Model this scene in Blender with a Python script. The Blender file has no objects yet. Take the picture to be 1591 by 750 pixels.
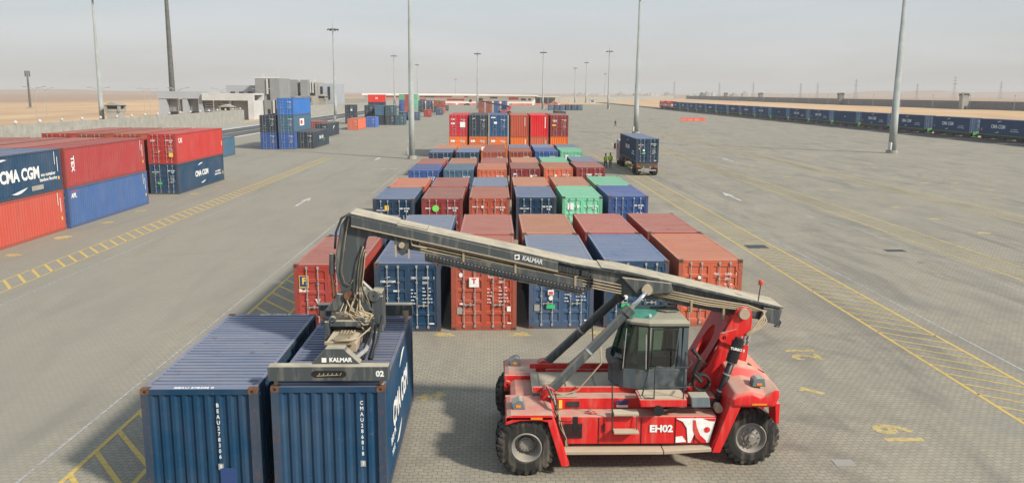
import bpy, math, random
from mathutils import Vector, Matrix, Euler
R=math.radians
random.seed(7)
sc=bpy.context.scene
COL=sc.collection
# ------------------------------------------------------------------ camera
F,PI_,RO,YA,CH=1282.,.1785,.0048,.0225,8.80
cam_d=bpy.data.cameras.new('camera'); cam=bpy.data.objects.new('camera',cam_d); COL.objects.link(cam)
fw=Vector((math.sin(YA)*math.cos(PI_),math.cos(YA)*math.cos(PI_),-math.sin(PI_)))
rr=Vector((math.cos(YA),-math.sin(YA),0)); uu=rr.cross(fw)
r2=rr*math.cos(RO)+uu*math.sin(RO); u2=-rr*math.sin(RO)+uu*math.cos(RO)
m=Matrix((r2,u2,-fw)).transposed().to_4x4(); m.translation=(0,0,CH); cam.matrix_world=m
cam_d.sensor_width=36; cam_d.lens=36*F/1591; cam_d.clip_end=30000; cam_d.clip_start=.1
sc.camera=cam
# ------------------------------------------------------------------ light
sun_to=Vector((3.0,-2.2,2.59)).normalized()
SUN_EL=math.asin(sun_to.z); SUN_AZ=math.atan2(sun_to.x,sun_to.y)
w=bpy.data.worlds.new('World'); sc.world=w; w.use_nodes=True
nt=w.node_tree; nt.nodes.clear()
wo=nt.nodes.new('ShaderNodeOutputWorld'); bg=nt.nodes.new('ShaderNodeBackground')
sky=nt.nodes.new('ShaderNodeTexSky'); sky.sky_type='NISHITA'; sky.sun_disc=False
sky.sun_elevation=SUN_EL; sky.sun_rotation=SUN_AZ; sky.dust_density=4.0; sky.air_density=1.0; sky.ozone_density=1.0; sky.altitude=300
tc=nt.nodes.new('ShaderNodeTexCoord'); mp=nt.nodes.new('ShaderNodeMapping'); mp.inputs['Scale'].default_value=(1.2,1.2,9)
nz=nt.nodes.new('ShaderNodeTexNoise'); nz.inputs['Scale'].default_value=1.6; nz.inputs['Detail'].default_value=5; nz.inputs['Distortion'].default_value=.6
cr=nt.nodes.new('ShaderNodeValToRGB'); cr.color_ramp.elements[0].position=.38; cr.color_ramp.elements[1].position=.72
cr.color_ramp.elements[0].color=(.72,.72,.72,1); cr.color_ramp.elements[1].color=(.98,.98,.98,1)
mx=nt.nodes.new('ShaderNodeMixRGB'); 
sx_=nt.nodes.new('ShaderNodeSeparateXYZ'); nt.links.new(tc.outputs['Generated'],sx_.inputs[0]); c2=nt.nodes.new('ShaderNodeValToRGB')
c2.color_ramp.elements[0].position=0.0; c2.color_ramp.elements[0].color=(.50,.485,.465,1); c2.color_ramp.elements[1].position=.22; c2.color_ramp.elements[1].color=(.415,.50,.60,1)
el=c2.color_ramp.elements.new(.07); el.color=(.478,.497,.508,1)
nt.links.new(sx_.outputs[2],c2.inputs[0]); gn=nt.nodes.new('ShaderNodeMixRGB'); gn.blend_type='MULTIPLY'; gn.inputs[0].default_value=1; gn.inputs[2].default_value=(10,10,10,1); nt.links.new(c2.outputs[0],gn.inputs[1]); nt.links.new(gn.outputs[0],mx.inputs[2])
nt.links.new(tc.outputs['Generated'],mp.inputs[0]); nt.links.new(mp.outputs[0],nz.inputs[0]); nt.links.new(nz.outputs[0],cr.inputs[0])
nt.links.new(cr.outputs[0],mx.inputs[0]); nt.links.new(sky.outputs[0],mx.inputs[1]); nt.links.new(mx.outputs[0],bg.inputs[0]); nt.links.new(bg.outputs[0],wo.inputs[0])
bg.inputs[1].default_value=.12
sd=bpy.data.lights.new('sun','SUN'); sd.energy=4.7; sd.angle=R(5.0); sd.color=(1,.93,.82)
so=bpy.data.objects.new('sun',sd); COL.objects.link(so); so.rotation_euler=sun_to.to_track_quat('Z','Y').to_euler(); so.location=(30,-20,60)
sc.view_settings.view_transform='Standard'; sc.view_settings.look='None'; sc.view_settings.exposure=0.22; sc.view_settings.gamma=1
HAZE=0.00022
# ------------------------------------------------------------------ helpers
class MB:
    def __init__(s): s.v=[]; s.f=[]; s.m=[]
    def face(s,ids,mi=0): s.f.append(tuple(ids)); s.m.append(mi)
    def box(s,x0,x1,y0,y1,z0,z1,mi=0):
        n=len(s.v); s.v+=[(x0,y0,z0),(x1,y0,z0),(x1,y1,z0),(x0,y1,z0),(x0,y0,z1),(x1,y0,z1),(x1,y1,z1),(x0,y1,z1)]
        for q in ((0,3,2,1),(4,5,6,7),(0,1,5,4),(1,2,6,5),(2,3,7,6),(3,0,4,7)): s.face([n+i for i in q],mi)
        return s
    def prism(s,prof,a0,a1,axis='y',mi=0):
        """prof list of 2D points; extruded along axis from a0 to a1. axis y: (x,z); x: (y,z); z: (x,y)"""
        k=len(prof); n=len(s.v)
        for a in (a0,a1):
            for p in prof:
                s.v.append({'y':(p[0],a,p[1]),'x':(a,p[0],p[1]),'z':(p[0],p[1],a)}[axis])
        s.face(range(n,n+k),mi); s.face(range(n+2*k-1,n+k-1,-1),mi)
        for i in range(k):
            j=(i+1)%k; s.face((n+j,n+i,n+k+i,n+k+j),mi)
        return s
    def loft(s,rings,mi=0,cap=True,closed=True):
        n=len(s.v); k=len(rings[0])
        for r in rings: s.v+= [tuple(p) for p in r]
        for a in range(len(rings)-1):
            for i in range(k if closed else k-1):
                j=(i+1)%k; s.face((n+a*k+i,n+a*k+j,n+(a+1)*k+j,n+(a+1)*k+i),mi)
        if cap: s.face(range(n+k-1,n-1,-1),mi); s.face(range(n+(len(rings)-1)*k,n+len(rings)*k),mi)
        return s
    def tube(s,pts,r,seg=8,mi=0,r1=None):
        pts=[Vector(p) for p in pts]; rings=[]
        up=None
        for i,p in enumerate(pts):
            d=(pts[min(i+1,len(pts)-1)]-pts[max(i-1,0)]).normalized()
            if up is None:
                up=Vector((0,0,1)) if abs(d.z)<.9 else Vector((1,0,0))
            a=d.cross(up).normalized(); b=a.cross(d).normalized(); up=b
            rad=r if r1 is None else r+(r1-r)*i/(len(pts)-1)
            rings.append([p+a*math.cos(t)*rad+b*math.sin(t)*rad for t in [2*math.pi*q/seg for q in range(seg)]])
        return s.loft(rings,mi)
    def lathe(s,prof,c,axis='y',seg=32,mi=0):
        """prof: (a,r) along axis, closed ring profile"""
        rings=[]
        for q in range(seg):
            t=2*math.pi*q/seg; ring=[]
            for a,r in prof:
                if axis=='y': ring.append((c[0]+r*math.cos(t),c[1]+a,c[2]+r*math.sin(t)))
                elif axis=='z': ring.append((c[0]+r*math.cos(t),c[1]+r*math.sin(t),c[2]+a))
                else: ring.append((c[0]+a,c[1]+r*math.cos(t),c[2]+r*math.sin(t)))
            rings.append(ring)
        n=len(s.v); k=len(prof)
        for r in rings: s.v+=r
        for a in range(seg):
            b=(a+1)%seg
            for i in range(k-1): s.face((n+a*k+i,n+b*k+i,n+b*k+i+1,n+a*k+i+1),mi)
        return s
    def mesh(s,name,org=(0,0,0),smooth=False):
        me=bpy.data.meshes.new(name)
        me.from_pydata([(v[0]-org[0],v[1]-org[1],v[2]-org[2]) for v in s.v],[],s.f)
        me.polygons.foreach_set('material_index',s.m)
        me.update()
        import bmesh
        b=bmesh.new(); b.from_mesh(me); bmesh.ops.recalc_face_normals(b,faces=b.faces); b.to_mesh(me); b.free()
        if smooth: me.polygons.foreach_set('use_smooth',[True]*len(me.polygons)); 
        return me
def tag(o,label=None,cat=None,group=None,kind=None):
    if label: o['label']=label
    if cat: o['category']=cat
    if group: o['group']=group
    if kind: o['kind']=kind
    return o
def link(name,data,parent=None,mats=None):
    o=bpy.data.objects.new(name,data); COL.objects.link(o)
    if parent: o.parent=parent
    if mats and data is not None and len(data.materials)==0:
        for mm in (mats if isinstance(mats,(list,tuple)) else [mats]): data.materials.append(mm)
    return o
def build(mb,name,mats,parent=None,org=(0,0,0),smooth=False,bevel=0):
    o=link(name,mb.mesh(name,org,smooth),parent,mats)
    if bevel:
        b=o.modifiers.new('bevel','BEVEL'); b.width=bevel; b.segments=2; b.limit_method='ANGLE'; b.angle_limit=R(40)
    return o
def empty(name,loc,label,cat,group=None,rz=0):
    o=bpy.data.objects.new(name,None); COL.objects.link(o); o.location=loc; o.rotation_euler=(0,0,rz); o.empty_display_size=.3
    return tag(o,label,cat,group)
def copy_tree(o,parent=None):
    c=o.copy(); COL.objects.link(c)
    if parent: c.parent=parent
    for ch in KIDS.get(o.name,[]): copy_tree(ch,c)
    return c
KIDS={}
def index_kids():
    KIDS.clear()
    for o in bpy.data.objects:
        if o.parent: KIDS.setdefault(o.parent.name,[]).append(o)
# ------------------------------------------------------------------ materials
class NT:
    def __init__(s,name):
        s.mat=bpy.data.materials.new(name); s.mat.use_nodes=True; s.t=s.mat.node_tree; s.t.nodes.clear()
        s.out=s.n('ShaderNodeOutputMaterial'); s.b=s.n('ShaderNodeBsdfPrincipled'); s.l(s.b.outputs[0],s.out.inputs[0])
    def n(s,ty,**k):
        x=s.t.nodes.new(ty)
        for a,b in k.items(): setattr(x,a,b)
        return x
    def l(s,a,b): s.t.links.new(a,b)
    def coord(s,scale=(1,1,1),rand=True,kind='Object',loc=(0,0,0),rot=(0,0,0)):
        c=s.n('ShaderNodeTexCoord'); m_=s.n('ShaderNodeMapping'); m_.inputs['Scale'].default_value=scale; m_.inputs['Rotation'].default_value=rot; m_.inputs['Location'].default_value=loc
        if rand:
            oi=s.n('ShaderNodeObjectInfo'); ml=s.n('ShaderNodeMath',operation='MULTIPLY'); ml.inputs[1].default_value=37.; s.l(oi.outputs['Random'],ml.inputs[0])
            ad=s.n('ShaderNodeVectorMath',operation='ADD'); s.l(c.outputs[kind],ad.inputs[0]); s.l(ml.outputs[0],ad.inputs[1]); s.l(ad.outputs[0],m_.inputs[0])
        else: s.l(c.outputs[kind],m_.inputs[0])
        return m_.outputs[0]
    def geo(s,scale=(1,1,1),rot=(0,0,0)):
        c=s.n('ShaderNodeNewGeometry'); m_=s.n('ShaderNodeMapping'); m_.inputs['Scale'].default_value=scale; m_.inputs['Rotation'].default_value=rot; s.l(c.outputs['Position'],m_.inputs[0]); return m_.outputs[0]
    def noise(s,vec,scale,detail=4,rough=.55,dist=0):
        x=s.n('ShaderNodeTexNoise'); x.inputs['Scale'].default_value=scale; x.inputs['Detail'].default_value=detail; x.inputs['Roughness'].default_value=rough; x.inputs['Distortion'].default_value=dist; s.l(vec,x.inputs['Vector']); return x.outputs[0]
    def ramp(s,fac,p0,p1,c0=0.,c1=1.):
        x=s.n('ShaderNodeMapRange'); x.inputs[1].default_value=p0; x.inputs[2].default_value=p1; x.inputs[3].default_value=c0; x.inputs[4].default_value=c1; s.l(fac,x.inputs[0]); return x.outputs[0]
    def mix(s,fac,a,b,mode='MIX'):
        x=s.n('ShaderNodeMixRGB',blend_type=mode)
        for k,q in ((0,fac),(1,a),(2,b)):
            if isinstance(q,(int,float)): x.inputs[k].default_value=q
            elif isinstance(q,tuple): x.inputs[k].default_value=(*q,1)
            else: s.l(q,x.inputs[k])
        return x.outputs[0]
    def math(s,op,a,b):
        x=s.n('ShaderNodeMath',operation=op)
        for k,q in ((0,a),(1,b)):
            if isinstance(q,(int,float)): x.inputs[k].default_value=q
            else: s.l(q,x.inputs[k])
        return x.outputs[0]
    def done(s,col,rough=.6,metal=0,bump=None,bstr=.3,bdist=.01,spec=None):
        if isinstance(col,tuple): s.b.inputs['Base Color'].default_value=(*col,1)
        else: s.l(col,s.b.inputs['Base Color'])
        if isinstance(rough,(int,float)): s.b.inputs['Roughness'].default_value=rough
        else: s.l(rough,s.b.inputs['Roughness'])
        s.b.inputs['Metallic'].default_value=metal
        if spec is not None: s.b.inputs['Specular IOR Level'].default_value=spec
        if bump is not None:
            bp=s.n('ShaderNodeBump'); bp.inputs['Strength'].default_value=bstr; bp.inputs['Distance'].default_value=bdist; s.l(bump,bp.inputs['Height']); s.l(bp.outputs[0],s.b.inputs['Normal'])
        return s.mat
def simple(name,col,rough=.6,metal=0,var=.25,scale=3,spec=None):
    t=NT(name); v=t.coord(); n=t.noise(v,scale,4); f=t.ramp(n,.35,.7)
    return t.done(t.mix(f,col,tuple(c*(1-var) for c in col)),rough,metal,spec=spec)
def paint_container(name,roof=False,frame=False,valley=False):
    t=NT(name); oi=t.n('ShaderNodeObjectInfo'); base=oi.outputs['Color']
    v=t.coord(); big=t.noise(v,.55,5,.6); 
    c=t.mix(t.ramp(big,.40,.75,0,.38),base,t.mix(.35,base,(.26,.24,.22)))
    if frame: c=t.mix(.28,c,(.09,.075,.065))
    vs=t.coord((5,5,.35)); st=t.noise(vs,1.3,4,.6)
    if not roof:
        c=t.mix(t.ramp(st,.55,.72,0,.42),c,t.mix(.55,base,(.045,.03,.022)))
        fine=t.noise(v,9,5,.7); c=t.mix(t.ramp(fine,.66,.74,0,.75),c,(.12,.05,.025))
        c=t.mix(t.ramp(fine,.36,.30,0,.22),c,(.30,.27,.24))
        if frame: c=t.mix(t.ramp(fine,.52,.66,0,.7),c,(.13,.065,.035))
        rough=t.ramp(big,.3,.7,.45,.68)
    else:
        va=t.coord((.35,2.6,1)); sa=t.noise(va,1.4,5,.65)
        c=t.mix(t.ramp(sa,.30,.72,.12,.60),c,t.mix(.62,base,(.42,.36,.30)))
        fine=t.noise(v,2.3,6,.7,.5); c=t.mix(t.ramp(fine,.60,.70,0,.65),c,(.085,.06,.05))
        hg=t.n('ShaderNodeTexCoord'); 
        c=t.mix(t.ramp(t.noise(v,14,3,.7),.58,.72,0,.4),c,(.22,.13,.09))
        if valley: c=t.mix(t.ramp(sa,.25,.70,.92,.55),c,t.mix(.62,base,(.02,.016,.015)))  # rib shading painted into slopes and valleys, along with grime
        rough=.75
    return t.done(c,rough,0,spec=.25)
def dusty(name,col,dust=(.44,.37,.28),amt=.7,rough=.5,metal=0,stain=(.06,.04,.03),side=.12):
    t=NT(name); g=t.n('ShaderNodeNewGeometry'); sp=t.n('ShaderNodeSeparateXYZ'); t.l(g.outputs['Normal'],sp.inputs[0])
    v=t.coord(rand=False); n=t.noise(v,2.2,6,.65); n2=t.noise(v,14,4,.7)
    up=t.ramp(sp.outputs[2],.45,.9,0,amt)
    f=t.math('MULTIPLY',up,t.ramp(n,.3,.6,.6,1.05))
    vs=t.coord((3,3,.5),rand=False); st=t.noise(vs,2.2,4)
    c=t.mix(t.ramp(st,.5,.75,0,side*2),col,dust)
    c=t.mix(t.ramp(n2,.62,.76,0,.55),c,stain)
    c=t.mix(f,c,dust)
    return t.done(c,t.ramp(f,0,.6,rough,.85),metal,spec=.4)
M={}
M['body']=paint_container('container_paint'); M['roof']=paint_container('container_roof_paint',True); M['valley']=paint_container('container_roof_grime_shade',True,valley=True); M['frame']=paint_container('container_frame_paint',frame=True)  # valley paint carries grime plus painted shade that brings out the ribs
M['galv']=simple('galvanised_steel',(.42,.42,.40),.5,.3,.35,6)
M['galv2']=simple('dusty_white_lettering',(.55,.56,.54),.7,0,.3,9)
M['rust']=simple('rusty_casting',(.16,.075,.04),.8,0,.6,12)
M['white']=simple('white_lettering',(.78,.78,.75),.6,0,.18,8)
M['yellow_ink']=simple('yellow_sticker',(.75,.50,.06),.6,0,.1,8)
M['green_ink']=simple('green_sticker',(.03,.45,.14),.6,0,.1,8)
M['green_lime']=simple('lime_sticker',(.18,.62,.12),.6,0,.1,8)
M['blue_ink']=simple('blue_sticker',(.02,.05,.16),.6,0,.1,8)
M['red_ink']=simple('red_sticker',(.6,.05,.03),.6,0,.1,8)
M['rubber']=simple('black_rubber',(.012,.012,.012),.7,0,.4,8)
M['red']=dusty('stacker_red',(.56,.016,.016),(.46,.345,.26),.85,.42,0,(.16,.02,.015),.12)
M['redd']=dusty('stacker_red_frame',(.50,.016,.014),(.50,.34,.25),.7,.45)
M['grey']=dusty('boom_grey',(.050,.060,.064),(.44,.385,.28),.93,.6,0,(.03,.025,.02),.14)
M['greyc']=dusty('cab_grey',(.12,.15,.165),(.42,.37,.28),.75,.5)
M['cabroof']=dusty('cab_roof_dusty',(.20,.20,.16),(.33,.30,.22),.8,.8)
M['cabgrey']=dusty('cab_paint',(.075,.095,.105),(.34,.31,.24),.7,.45)
M['deck']=dusty('dusty_deck',(.26,.21,.16),(.44,.37,.27),.9,.8)
M['tan']=dusty('dusty_steel',(.35,.28,.20),(.50,.42,.30),.9,.8)
M['hose']=dusty('dusty_hose',(.30,.24,.15),(.50,.42,.30),.6,.7)
M['dark']=simple('dark_steel',(.035,.037,.04),.55,0,.4,6)
M['black']=simple('black_plastic',(.012,.012,.013),.45,0,.3,6)
M['chrome']=simple('chrome_rod',(.75,.76,.78),.12,1,.1,6)
M['tyre']=dusty('tyre_rubber',(.018,.017,.016),(.20,.17,.13),.45,.85,0,(.05,.045,.035),.35)
M['rim']=dusty('wheel_rim',(.20,.19,.17),(.40,.34,.26),.5,.5)
M['orange']=simple('amber_lens',(.75,.22,.02),.3,0,.1,8)
M['beacon']=simple('red_lens',(.50,.07,.035),.3,0,.1,8)
M['teal']=simple('green_roof_coat',(.07,.30,.22),.5,0,.35,5)
M['conc']=simple('concrete',(.32,.31,.27),.9,0,.25,.8)
M['conc_grey']=simple('weathered_concrete',(.17,.165,.155),.9,0,.3,.6)
M['whitewall']=simple('white_render',(.50,.50,.48),.8,0,.2,.3)
M['brightwhite']=simple('white_roof_sheet',(.72,.72,.70),.6,0,.08,.2)
M['greywall']=simple('grey_cladding',(.235,.24,.235),.7,0,.15,.3)
M['palewall']=simple('pale_cladding',(.34,.36,.385),.6,0,.12,.3)
M['beigewall']=simple('beige_render',(.31,.29,.245),.8,0,.15,.3)
M['darkwin']=simple('dark_window_glass',(.03,.035,.04),.15,0,.3,2)
M['redwall']=simple('red_stripe',(.55,.06,.04),.7,0,.15,1)
M['pole']=simple('mast_steel',(.30,.32,.30),.6,0,.25,.6)
M['pole_dark']=simple('mast_dark_steel',(.12,.12,.11),.6,.2,.5,1)
M['lamp']=simple('floodlight_housing',(.10,.10,.10),.5,.2,.2,3)
M['barrier']=simple('barrier_red',(.70,.12,.06),.6,0,.3,1)
M['barrier_w']=simple('barrier_white',(.7,.7,.68),.6,0,.1,1)
M['skin']=simple('skin',(.25,.13,.08),.6)
M['cloth']=simple('dark_clothes',(.02,.022,.03),.9)
M['vest']=simple('hi_vis_vest',(.50,.75,.06),.8)
M['chassis']=simple('trailer_frame',(.10,.075,.05),.7,0,.4,4)
M['yellow_rail']=simple('yellow_rail',(.55,.36,.03),.6,0,.3,4)
M['greenframe']=simple('wagon_green',(.10,.34,.08),.6,0,.4,3)
M['roadsteel']=simple('rail_steel',(.22,.18,.15),.45,.6,.3,3)
t=NT('tinted_glass'); tr=t.n('ShaderNodeBsdfTransparent'); tr.inputs[0].default_value=(.17,.30,.24,1); gl=t.n('ShaderNodeBsdfGlossy'); gl.inputs['Roughness'].default_value=.04
ms=t.n('ShaderNodeMixShader'); ms.inputs[0].default_value=.12; t.l(tr.outputs[0],ms.inputs[1]); t.l(gl.outputs[0],ms.inputs[2]); t.l(ms.outputs[0],t.out.inputs[0]); M['glass']=t.mat
# ground materials
t=NT('concrete_block_paving')
v=t.geo(rot=(0,0,R(0)))
br=t.n('ShaderNodeTexBrick'); br.offset=.5; br.inputs['Scale'].default_value=1.; br.inputs['Brick Width'].default_value=.22; br.inputs['Row Height'].default_value=.16; br.inputs['Mortar Size'].default_value=.014; br.inputs['Mortar Smooth'].default_value=.3
br.inputs['Color1'].default_value=(.300,.270,.205,1); br.inputs['Color2'].default_value=(.250,.228,.176,1); br.inputs['Mortar'].default_value=(.145,.132,.105,1); br.inputs['Bias'].default_value=.0
# wavy offset gives the interlocking zig-zag joint lines
wv=t.n('ShaderNodeTexWave',wave_type='BANDS',bands_direction='X',wave_profile='TRI'); wv.inputs['Scale'].default_value=.71*.25/ .25; wv.inputs['Distortion'].default_value=0
t.l(v,wv.inputs['Vector'])
cb=t.n('ShaderNodeCombineXYZ'); t.l(t.math('MULTIPLY',wv.outputs['Fac'],.05),cb.inputs[1])
va=t.n('ShaderNodeVectorMath',operation='ADD'); t.l(v,va.inputs[0]); t.l(cb.outputs[0],va.inputs[1]); t.l(va.outputs[0],br.inputs['Vector'])
n1=t.noise(t.geo((1,.5,1)),.09,6,.65); n2=t.noise(t.geo((1,.35,1)),.55,5,.6); n3=t.noise(t.geo(),6.,3,.6); n4=t.noise(t.geo((1.4,.16,1),(0,0,R(6))),.35,5,.6,.8)
c=br.outputs['Color']
c=t.mix(t.ramp(n1,.35,.65,0,.55),c,t.mix(.55,c,(.335,.300,.232)))
c=t.mix(t.ramp(n2,.48,.68,0,.58),c,(.175,.160,.135))
c=t.mix(t.ramp(n4,.54,.68,0,.50),c,(.130,.122,.108))
c=t.mix(t.ramp(n2,.40,.26,0,.5),c,(.36,.325,.25))
c=t.mix(t.ramp(n3,.60,.78,0,.35),c,(.15,.135,.11))
# curved tyre marks left by turning machines
def rings(cx,cy,r0,gap,seed):
    vm=t.n('ShaderNodeVectorMath',operation='DISTANCE'); vm.inputs[1].default_value=(cx,cy,0); t.l(t.geo((1,1,0)),vm.inputs[0])
    d1=t.math('ABSOLUTE',t.math('SUBTRACT',vm.outputs['Value'],r0),0); d2=t.math('ABSOLUTE',t.math('SUBTRACT',vm.outputs['Value'],r0+gap),0)
    a=t.math('MAXIMUM',t.ramp(d1,.12,.34,1,0),t.ramp(d2,.12,.34,1,0)); return t.math('MULTIPLY',a,t.ramp(t.noise(t.geo((.12,.12,1)),1.+seed*.13,4,.7),.46,.66,0,.42))
for k_,(cx_,cy_,r_) in enumerate(((-30,22,14),(-22,60,16),(22,38,13),(40,60,22),(8,2,17.5),(-4,-6,28),(30,95,18),(55,110,30),(-40,100,26),(14,21,6.5))):
    c=t.mix(rings(cx_,cy_,r_,1.9,k_),c,(.115,.105,.09))
# small oil spots
os_=t.noise(t.geo(),.9,2,.5); c=t.mix(t.ramp(os_,.735,.765,0,.6),c,(.075,.07,.062))
spb=t.noise(t.geo((1,1,1)),.22,2,.4); c=t.mix(t.ramp(spb,.62,.66,0,.30),c,(.205,.20,.175))
# dust film that hides the joints west of the stacks
spx=t.n('ShaderNodeSeparateXYZ'); t.l(t.geo(),spx.inputs[0])
fd=t.math('MULTIPLY',t.ramp(spx.outputs[0],-9,-12.5,0,1),.62)
c=t.mix(fd,c,t.mix(t.ramp(n1,.35,.65),(.275,.252,.200),(.234,.217,.176)))
M['pave']=t.done(c,.9,0,br.outputs['Fac'],-.35,.006,spec=.25)
t=NT('desert_sand'); v=t.geo(); a=t.noise(t.geo((1,.4,1)),.006,8,.6); b=t.noise(t.geo((1,.3,1)),.05,6,.65); d=t.noise(v,.8,4)
c=t.mix(t.ramp(a,.38,.62),(.52,.335,.18),(.40,.27,.165)); c=t.mix(t.ramp(b,.42,.7,0,.65),c,(.60,.43,.26)); c=t.mix(t.ramp(b,.42,.28,0,.5),c,(.27,.19,.12)); c=t.mix(t.ramp(d,.5,.8,0,.3),c,(.25,.18,.12))
sp_=t.n('ShaderNodeSeparateXYZ'); t.l(t.geo(),sp_.inputs[0]); ax=t.math('ABSOLUTE',sp_.outputs[0],0)
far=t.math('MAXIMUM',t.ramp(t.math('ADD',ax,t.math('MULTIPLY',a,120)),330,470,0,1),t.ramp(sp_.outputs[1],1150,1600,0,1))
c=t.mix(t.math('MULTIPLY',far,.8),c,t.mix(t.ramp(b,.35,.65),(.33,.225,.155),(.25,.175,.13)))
tk=t.noise(t.geo((.25,1.6,1)),.03,5,.7,.4); c=t.mix(t.ramp(tk,.60,.66,0,.6),c,(.62,.47,.31)); c=t.mix(t.ramp(tk,.36,.30,0,.6),c,(.20,.14,.09))
sc_=t.noise(t.geo(),.35,4,.8); c=t.mix(t.ramp(sc_,.66,.72,0,.55),c,(.13,.10,.07))
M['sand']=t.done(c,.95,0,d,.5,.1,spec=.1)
t=NT('asphalt'); n=t.noise(t.geo((1,.3,1)),.3,5); M['asph']=t.done(t.mix(t.ramp(n,.35,.7),(.055,.055,.054),(.10,.095,.085)),.9)
t=NT('ballast'); n=t.noise(t.geo(),4,4,.8); M['ballast']=t.done(t.mix(t.ramp(n,.35,.7),(.05,.045,.04),(.16,.14,.12)),.95)
def worn(name,col,p0,p1,mn=.15):
    t=NT(name); n=t.noise(t.geo(),6.5,6,.8); n2=t.noise(t.geo((1,.25,1)),.5,3); f=t.math('ADD',n,t.math('MULTIPLY',n2,.35))
    tr=t.n('ShaderNodeBsdfTransparent'); ms=t.n('ShaderNodeMixShader'); t.l(t.ramp(f,p0,p1,mn,1),ms.inputs[0]); t.l(tr.outputs[0],ms.inputs[1]); t.l(t.b.outputs[0],ms.inputs[2]); t.l(ms.outputs[0],t.out.inputs[0])
    t.b.inputs['Base Color'].default_value=(*col,1); t.b.inputs['Roughness'].default_value=.8; return t.mat
M['ymark']=worn('worn_yellow_paint',(.52,.37,.10),.46,.66,.50)
M['ymark_f']=worn('faded_yellow_paint',(.46,.36,.15),.50,.72,.35)
M['wmark']=worn('worn_white_paint',(.60,.60,.58),.52,.72,.10)
M['wline']=worn('thin_white_paint',(.42,.42,.42),.52,.78,.15)
# ------------------------------------------------------------------ setting
def sheet(name,x0,x1,y0,y1,z,mat,kind='structure',nx=1,ny=1,hf=None):
    mb=MB()
    for j in range(ny+1):
        for i in range(nx+1):
            x=x0+(x1-x0)*i/nx; y=y0+(y1-y0)*j/ny; mb.v.append((x,y,z+(hf(x,y) if hf else 0)))
    for j in range(ny):
        for i in range(nx):
            a=j*(nx+1)+i; mb.face((a,a+1,a+nx+2,a+nx+1))
    o=build(mb,name,M[mat]); tag(o,kind=kind); return o
from mathutils import noise as mn
def hf(x,y):
    d=0
    if x>104:
        k=min(1,(x-104)/30.); d+=k*(.1+.35*mn.noise(Vector((x*.02,y*.02,0))))+.12*k*mn.noise(Vector((x*.1,y*.1,3)))
    if x<-78:
        k=min(1,(-78-x)/60.); d+=k*.8*mn.noise(Vector((x*.01,y*.01,5)))
    return d
# one ground sheet to the horizon, finer near the yard
mb=MB(); xs=[-9000,-4000,-2000,-1200,-800,-600,-450,-350,-280,-230,-190,-160,-135,-115,-100,-90,-80,-78,-40,0,50,104]+[107+i*5 for i in range(46)]+[360,400,460,540,640,800,1000,1400,2000,3200,5000,9000]
ys=[-300,-50,0,40]+[60+i*12 for i in range(60)]+[800,860,940,1050,1200,1400,1700,2100,2700,3500,4500,6000,9000,14000]
for y in ys:
    for x in xs: mb.v.append((x,y,-.05+hf(x,y)))
for j in range(len(ys)-1):
    for i in range(len(xs)-1):
        a=j*len(xs)+i; mb.face((a,a+1,a+len(xs)+1,a+len(xs)))
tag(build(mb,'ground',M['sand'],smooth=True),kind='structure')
sheet('yard_pavement',-50,91,-20,640,0,'pave')
sheet('access_road',-62,-50.25,-20,640,-.012,'asph')
mb=MB(); mb.box(-50.25,-50.0,-20,640,-.04,.12); mb.box(-62.4,-62.1,-20,640,-.04,.14); mb.box(-56.2,-56.0,60,640,-.03,-.004)
tag(build(mb,'kerb',M['whitewall']),kind='structure')
sheet('road_verge',-71,-62.4,-20,640,.02,'conc')
# railway bed
mb=MB(); mb.prism([(91,-.04),(92.5,.14),(100.5,.14),(102.5,-.04)],-20,760,'y'); tag(build(mb,'railway_bed',M['ballast']),kind='structure')
for rx in (95.78,97.22):
    mb=MB(); mb.box(rx-.035,rx+.035,-20,760,.16,.32)
    o=build(mb,'rail',M['roadsteel']); tag(o,kind='structure')
# low desert ridges on the horizon
def ridge(name,x0,x1,y,h0,seed,n=60,dep=500):
    mb=MB()
    for i in range(n+1):
        x=x0+(x1-x0)*i/n; e=min(1,4*min(i/n,1-i/n)); h=h0*e*(.55+.6*abs(mn.noise(Vector((i*.11,seed,0))))+.2*mn.noise(Vector((i*.6,seed,2))))
        mb.v+= [(x,y,-1),(x,y+dep*.5,h),(x,y+dep,-1)]
    for i in range(n):
        a=3*i; mb.face((a,a+3,a+4,a+1)); mb.face((a+1,a+4,a+5,a+2))
    tag(build(mb,name,M['sand'],smooth=True),kind='structure')
ridge('desert_hills',700,5200,3300,34,3.); ridge('desert_hills',-3600,-500,2600,14,8.)
# ---- painted markings: thin sheets 4 mm above the paving
ZK=[0]
def strip(mb,x0,y0,x1,y1,wd):
    ZK[0]=(ZK[0]+1)%7; zz=.004+ZK[0]*.0009
    d=Vector((x1-x0,y1-y0)); L=d.length; d/=L; n=Vector((-d.y,d.x))*wd/2; k=len(mb.v)
    mb.v+=[(x0-n.x,y0-n.y,zz),(x1-n.x,y1-n.y,zz),(x1+n.x,y1+n.y,zz),(x0+n.x,y0+n.y,zz)]; mb.face((k,k+1,k+2,k+3))
def lane(xa,xb,y0,y1,sl,sp,wd,name,mat,wdb=None):
    mb=MB(); strip(mb,xa,y0,xa+.0*(y1-y0),y1,wd); strip(mb,xb,y0,xb,y1,wd)
    y=y0
    while y<y1: strip(mb,xa,y,xb,y+sl,wdb or wd); y+=sp
    tag(build(mb,name,M[mat]),kind='structure')
lane(14.45,16.4,12,120,-1.45,.93,.11,'hatched_lane_marking','ymark',.085)
lane(25.5,27.4,24,150,-1.45,.93,.13,'hatched_lane_marking','ymark_f',.11)
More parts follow.
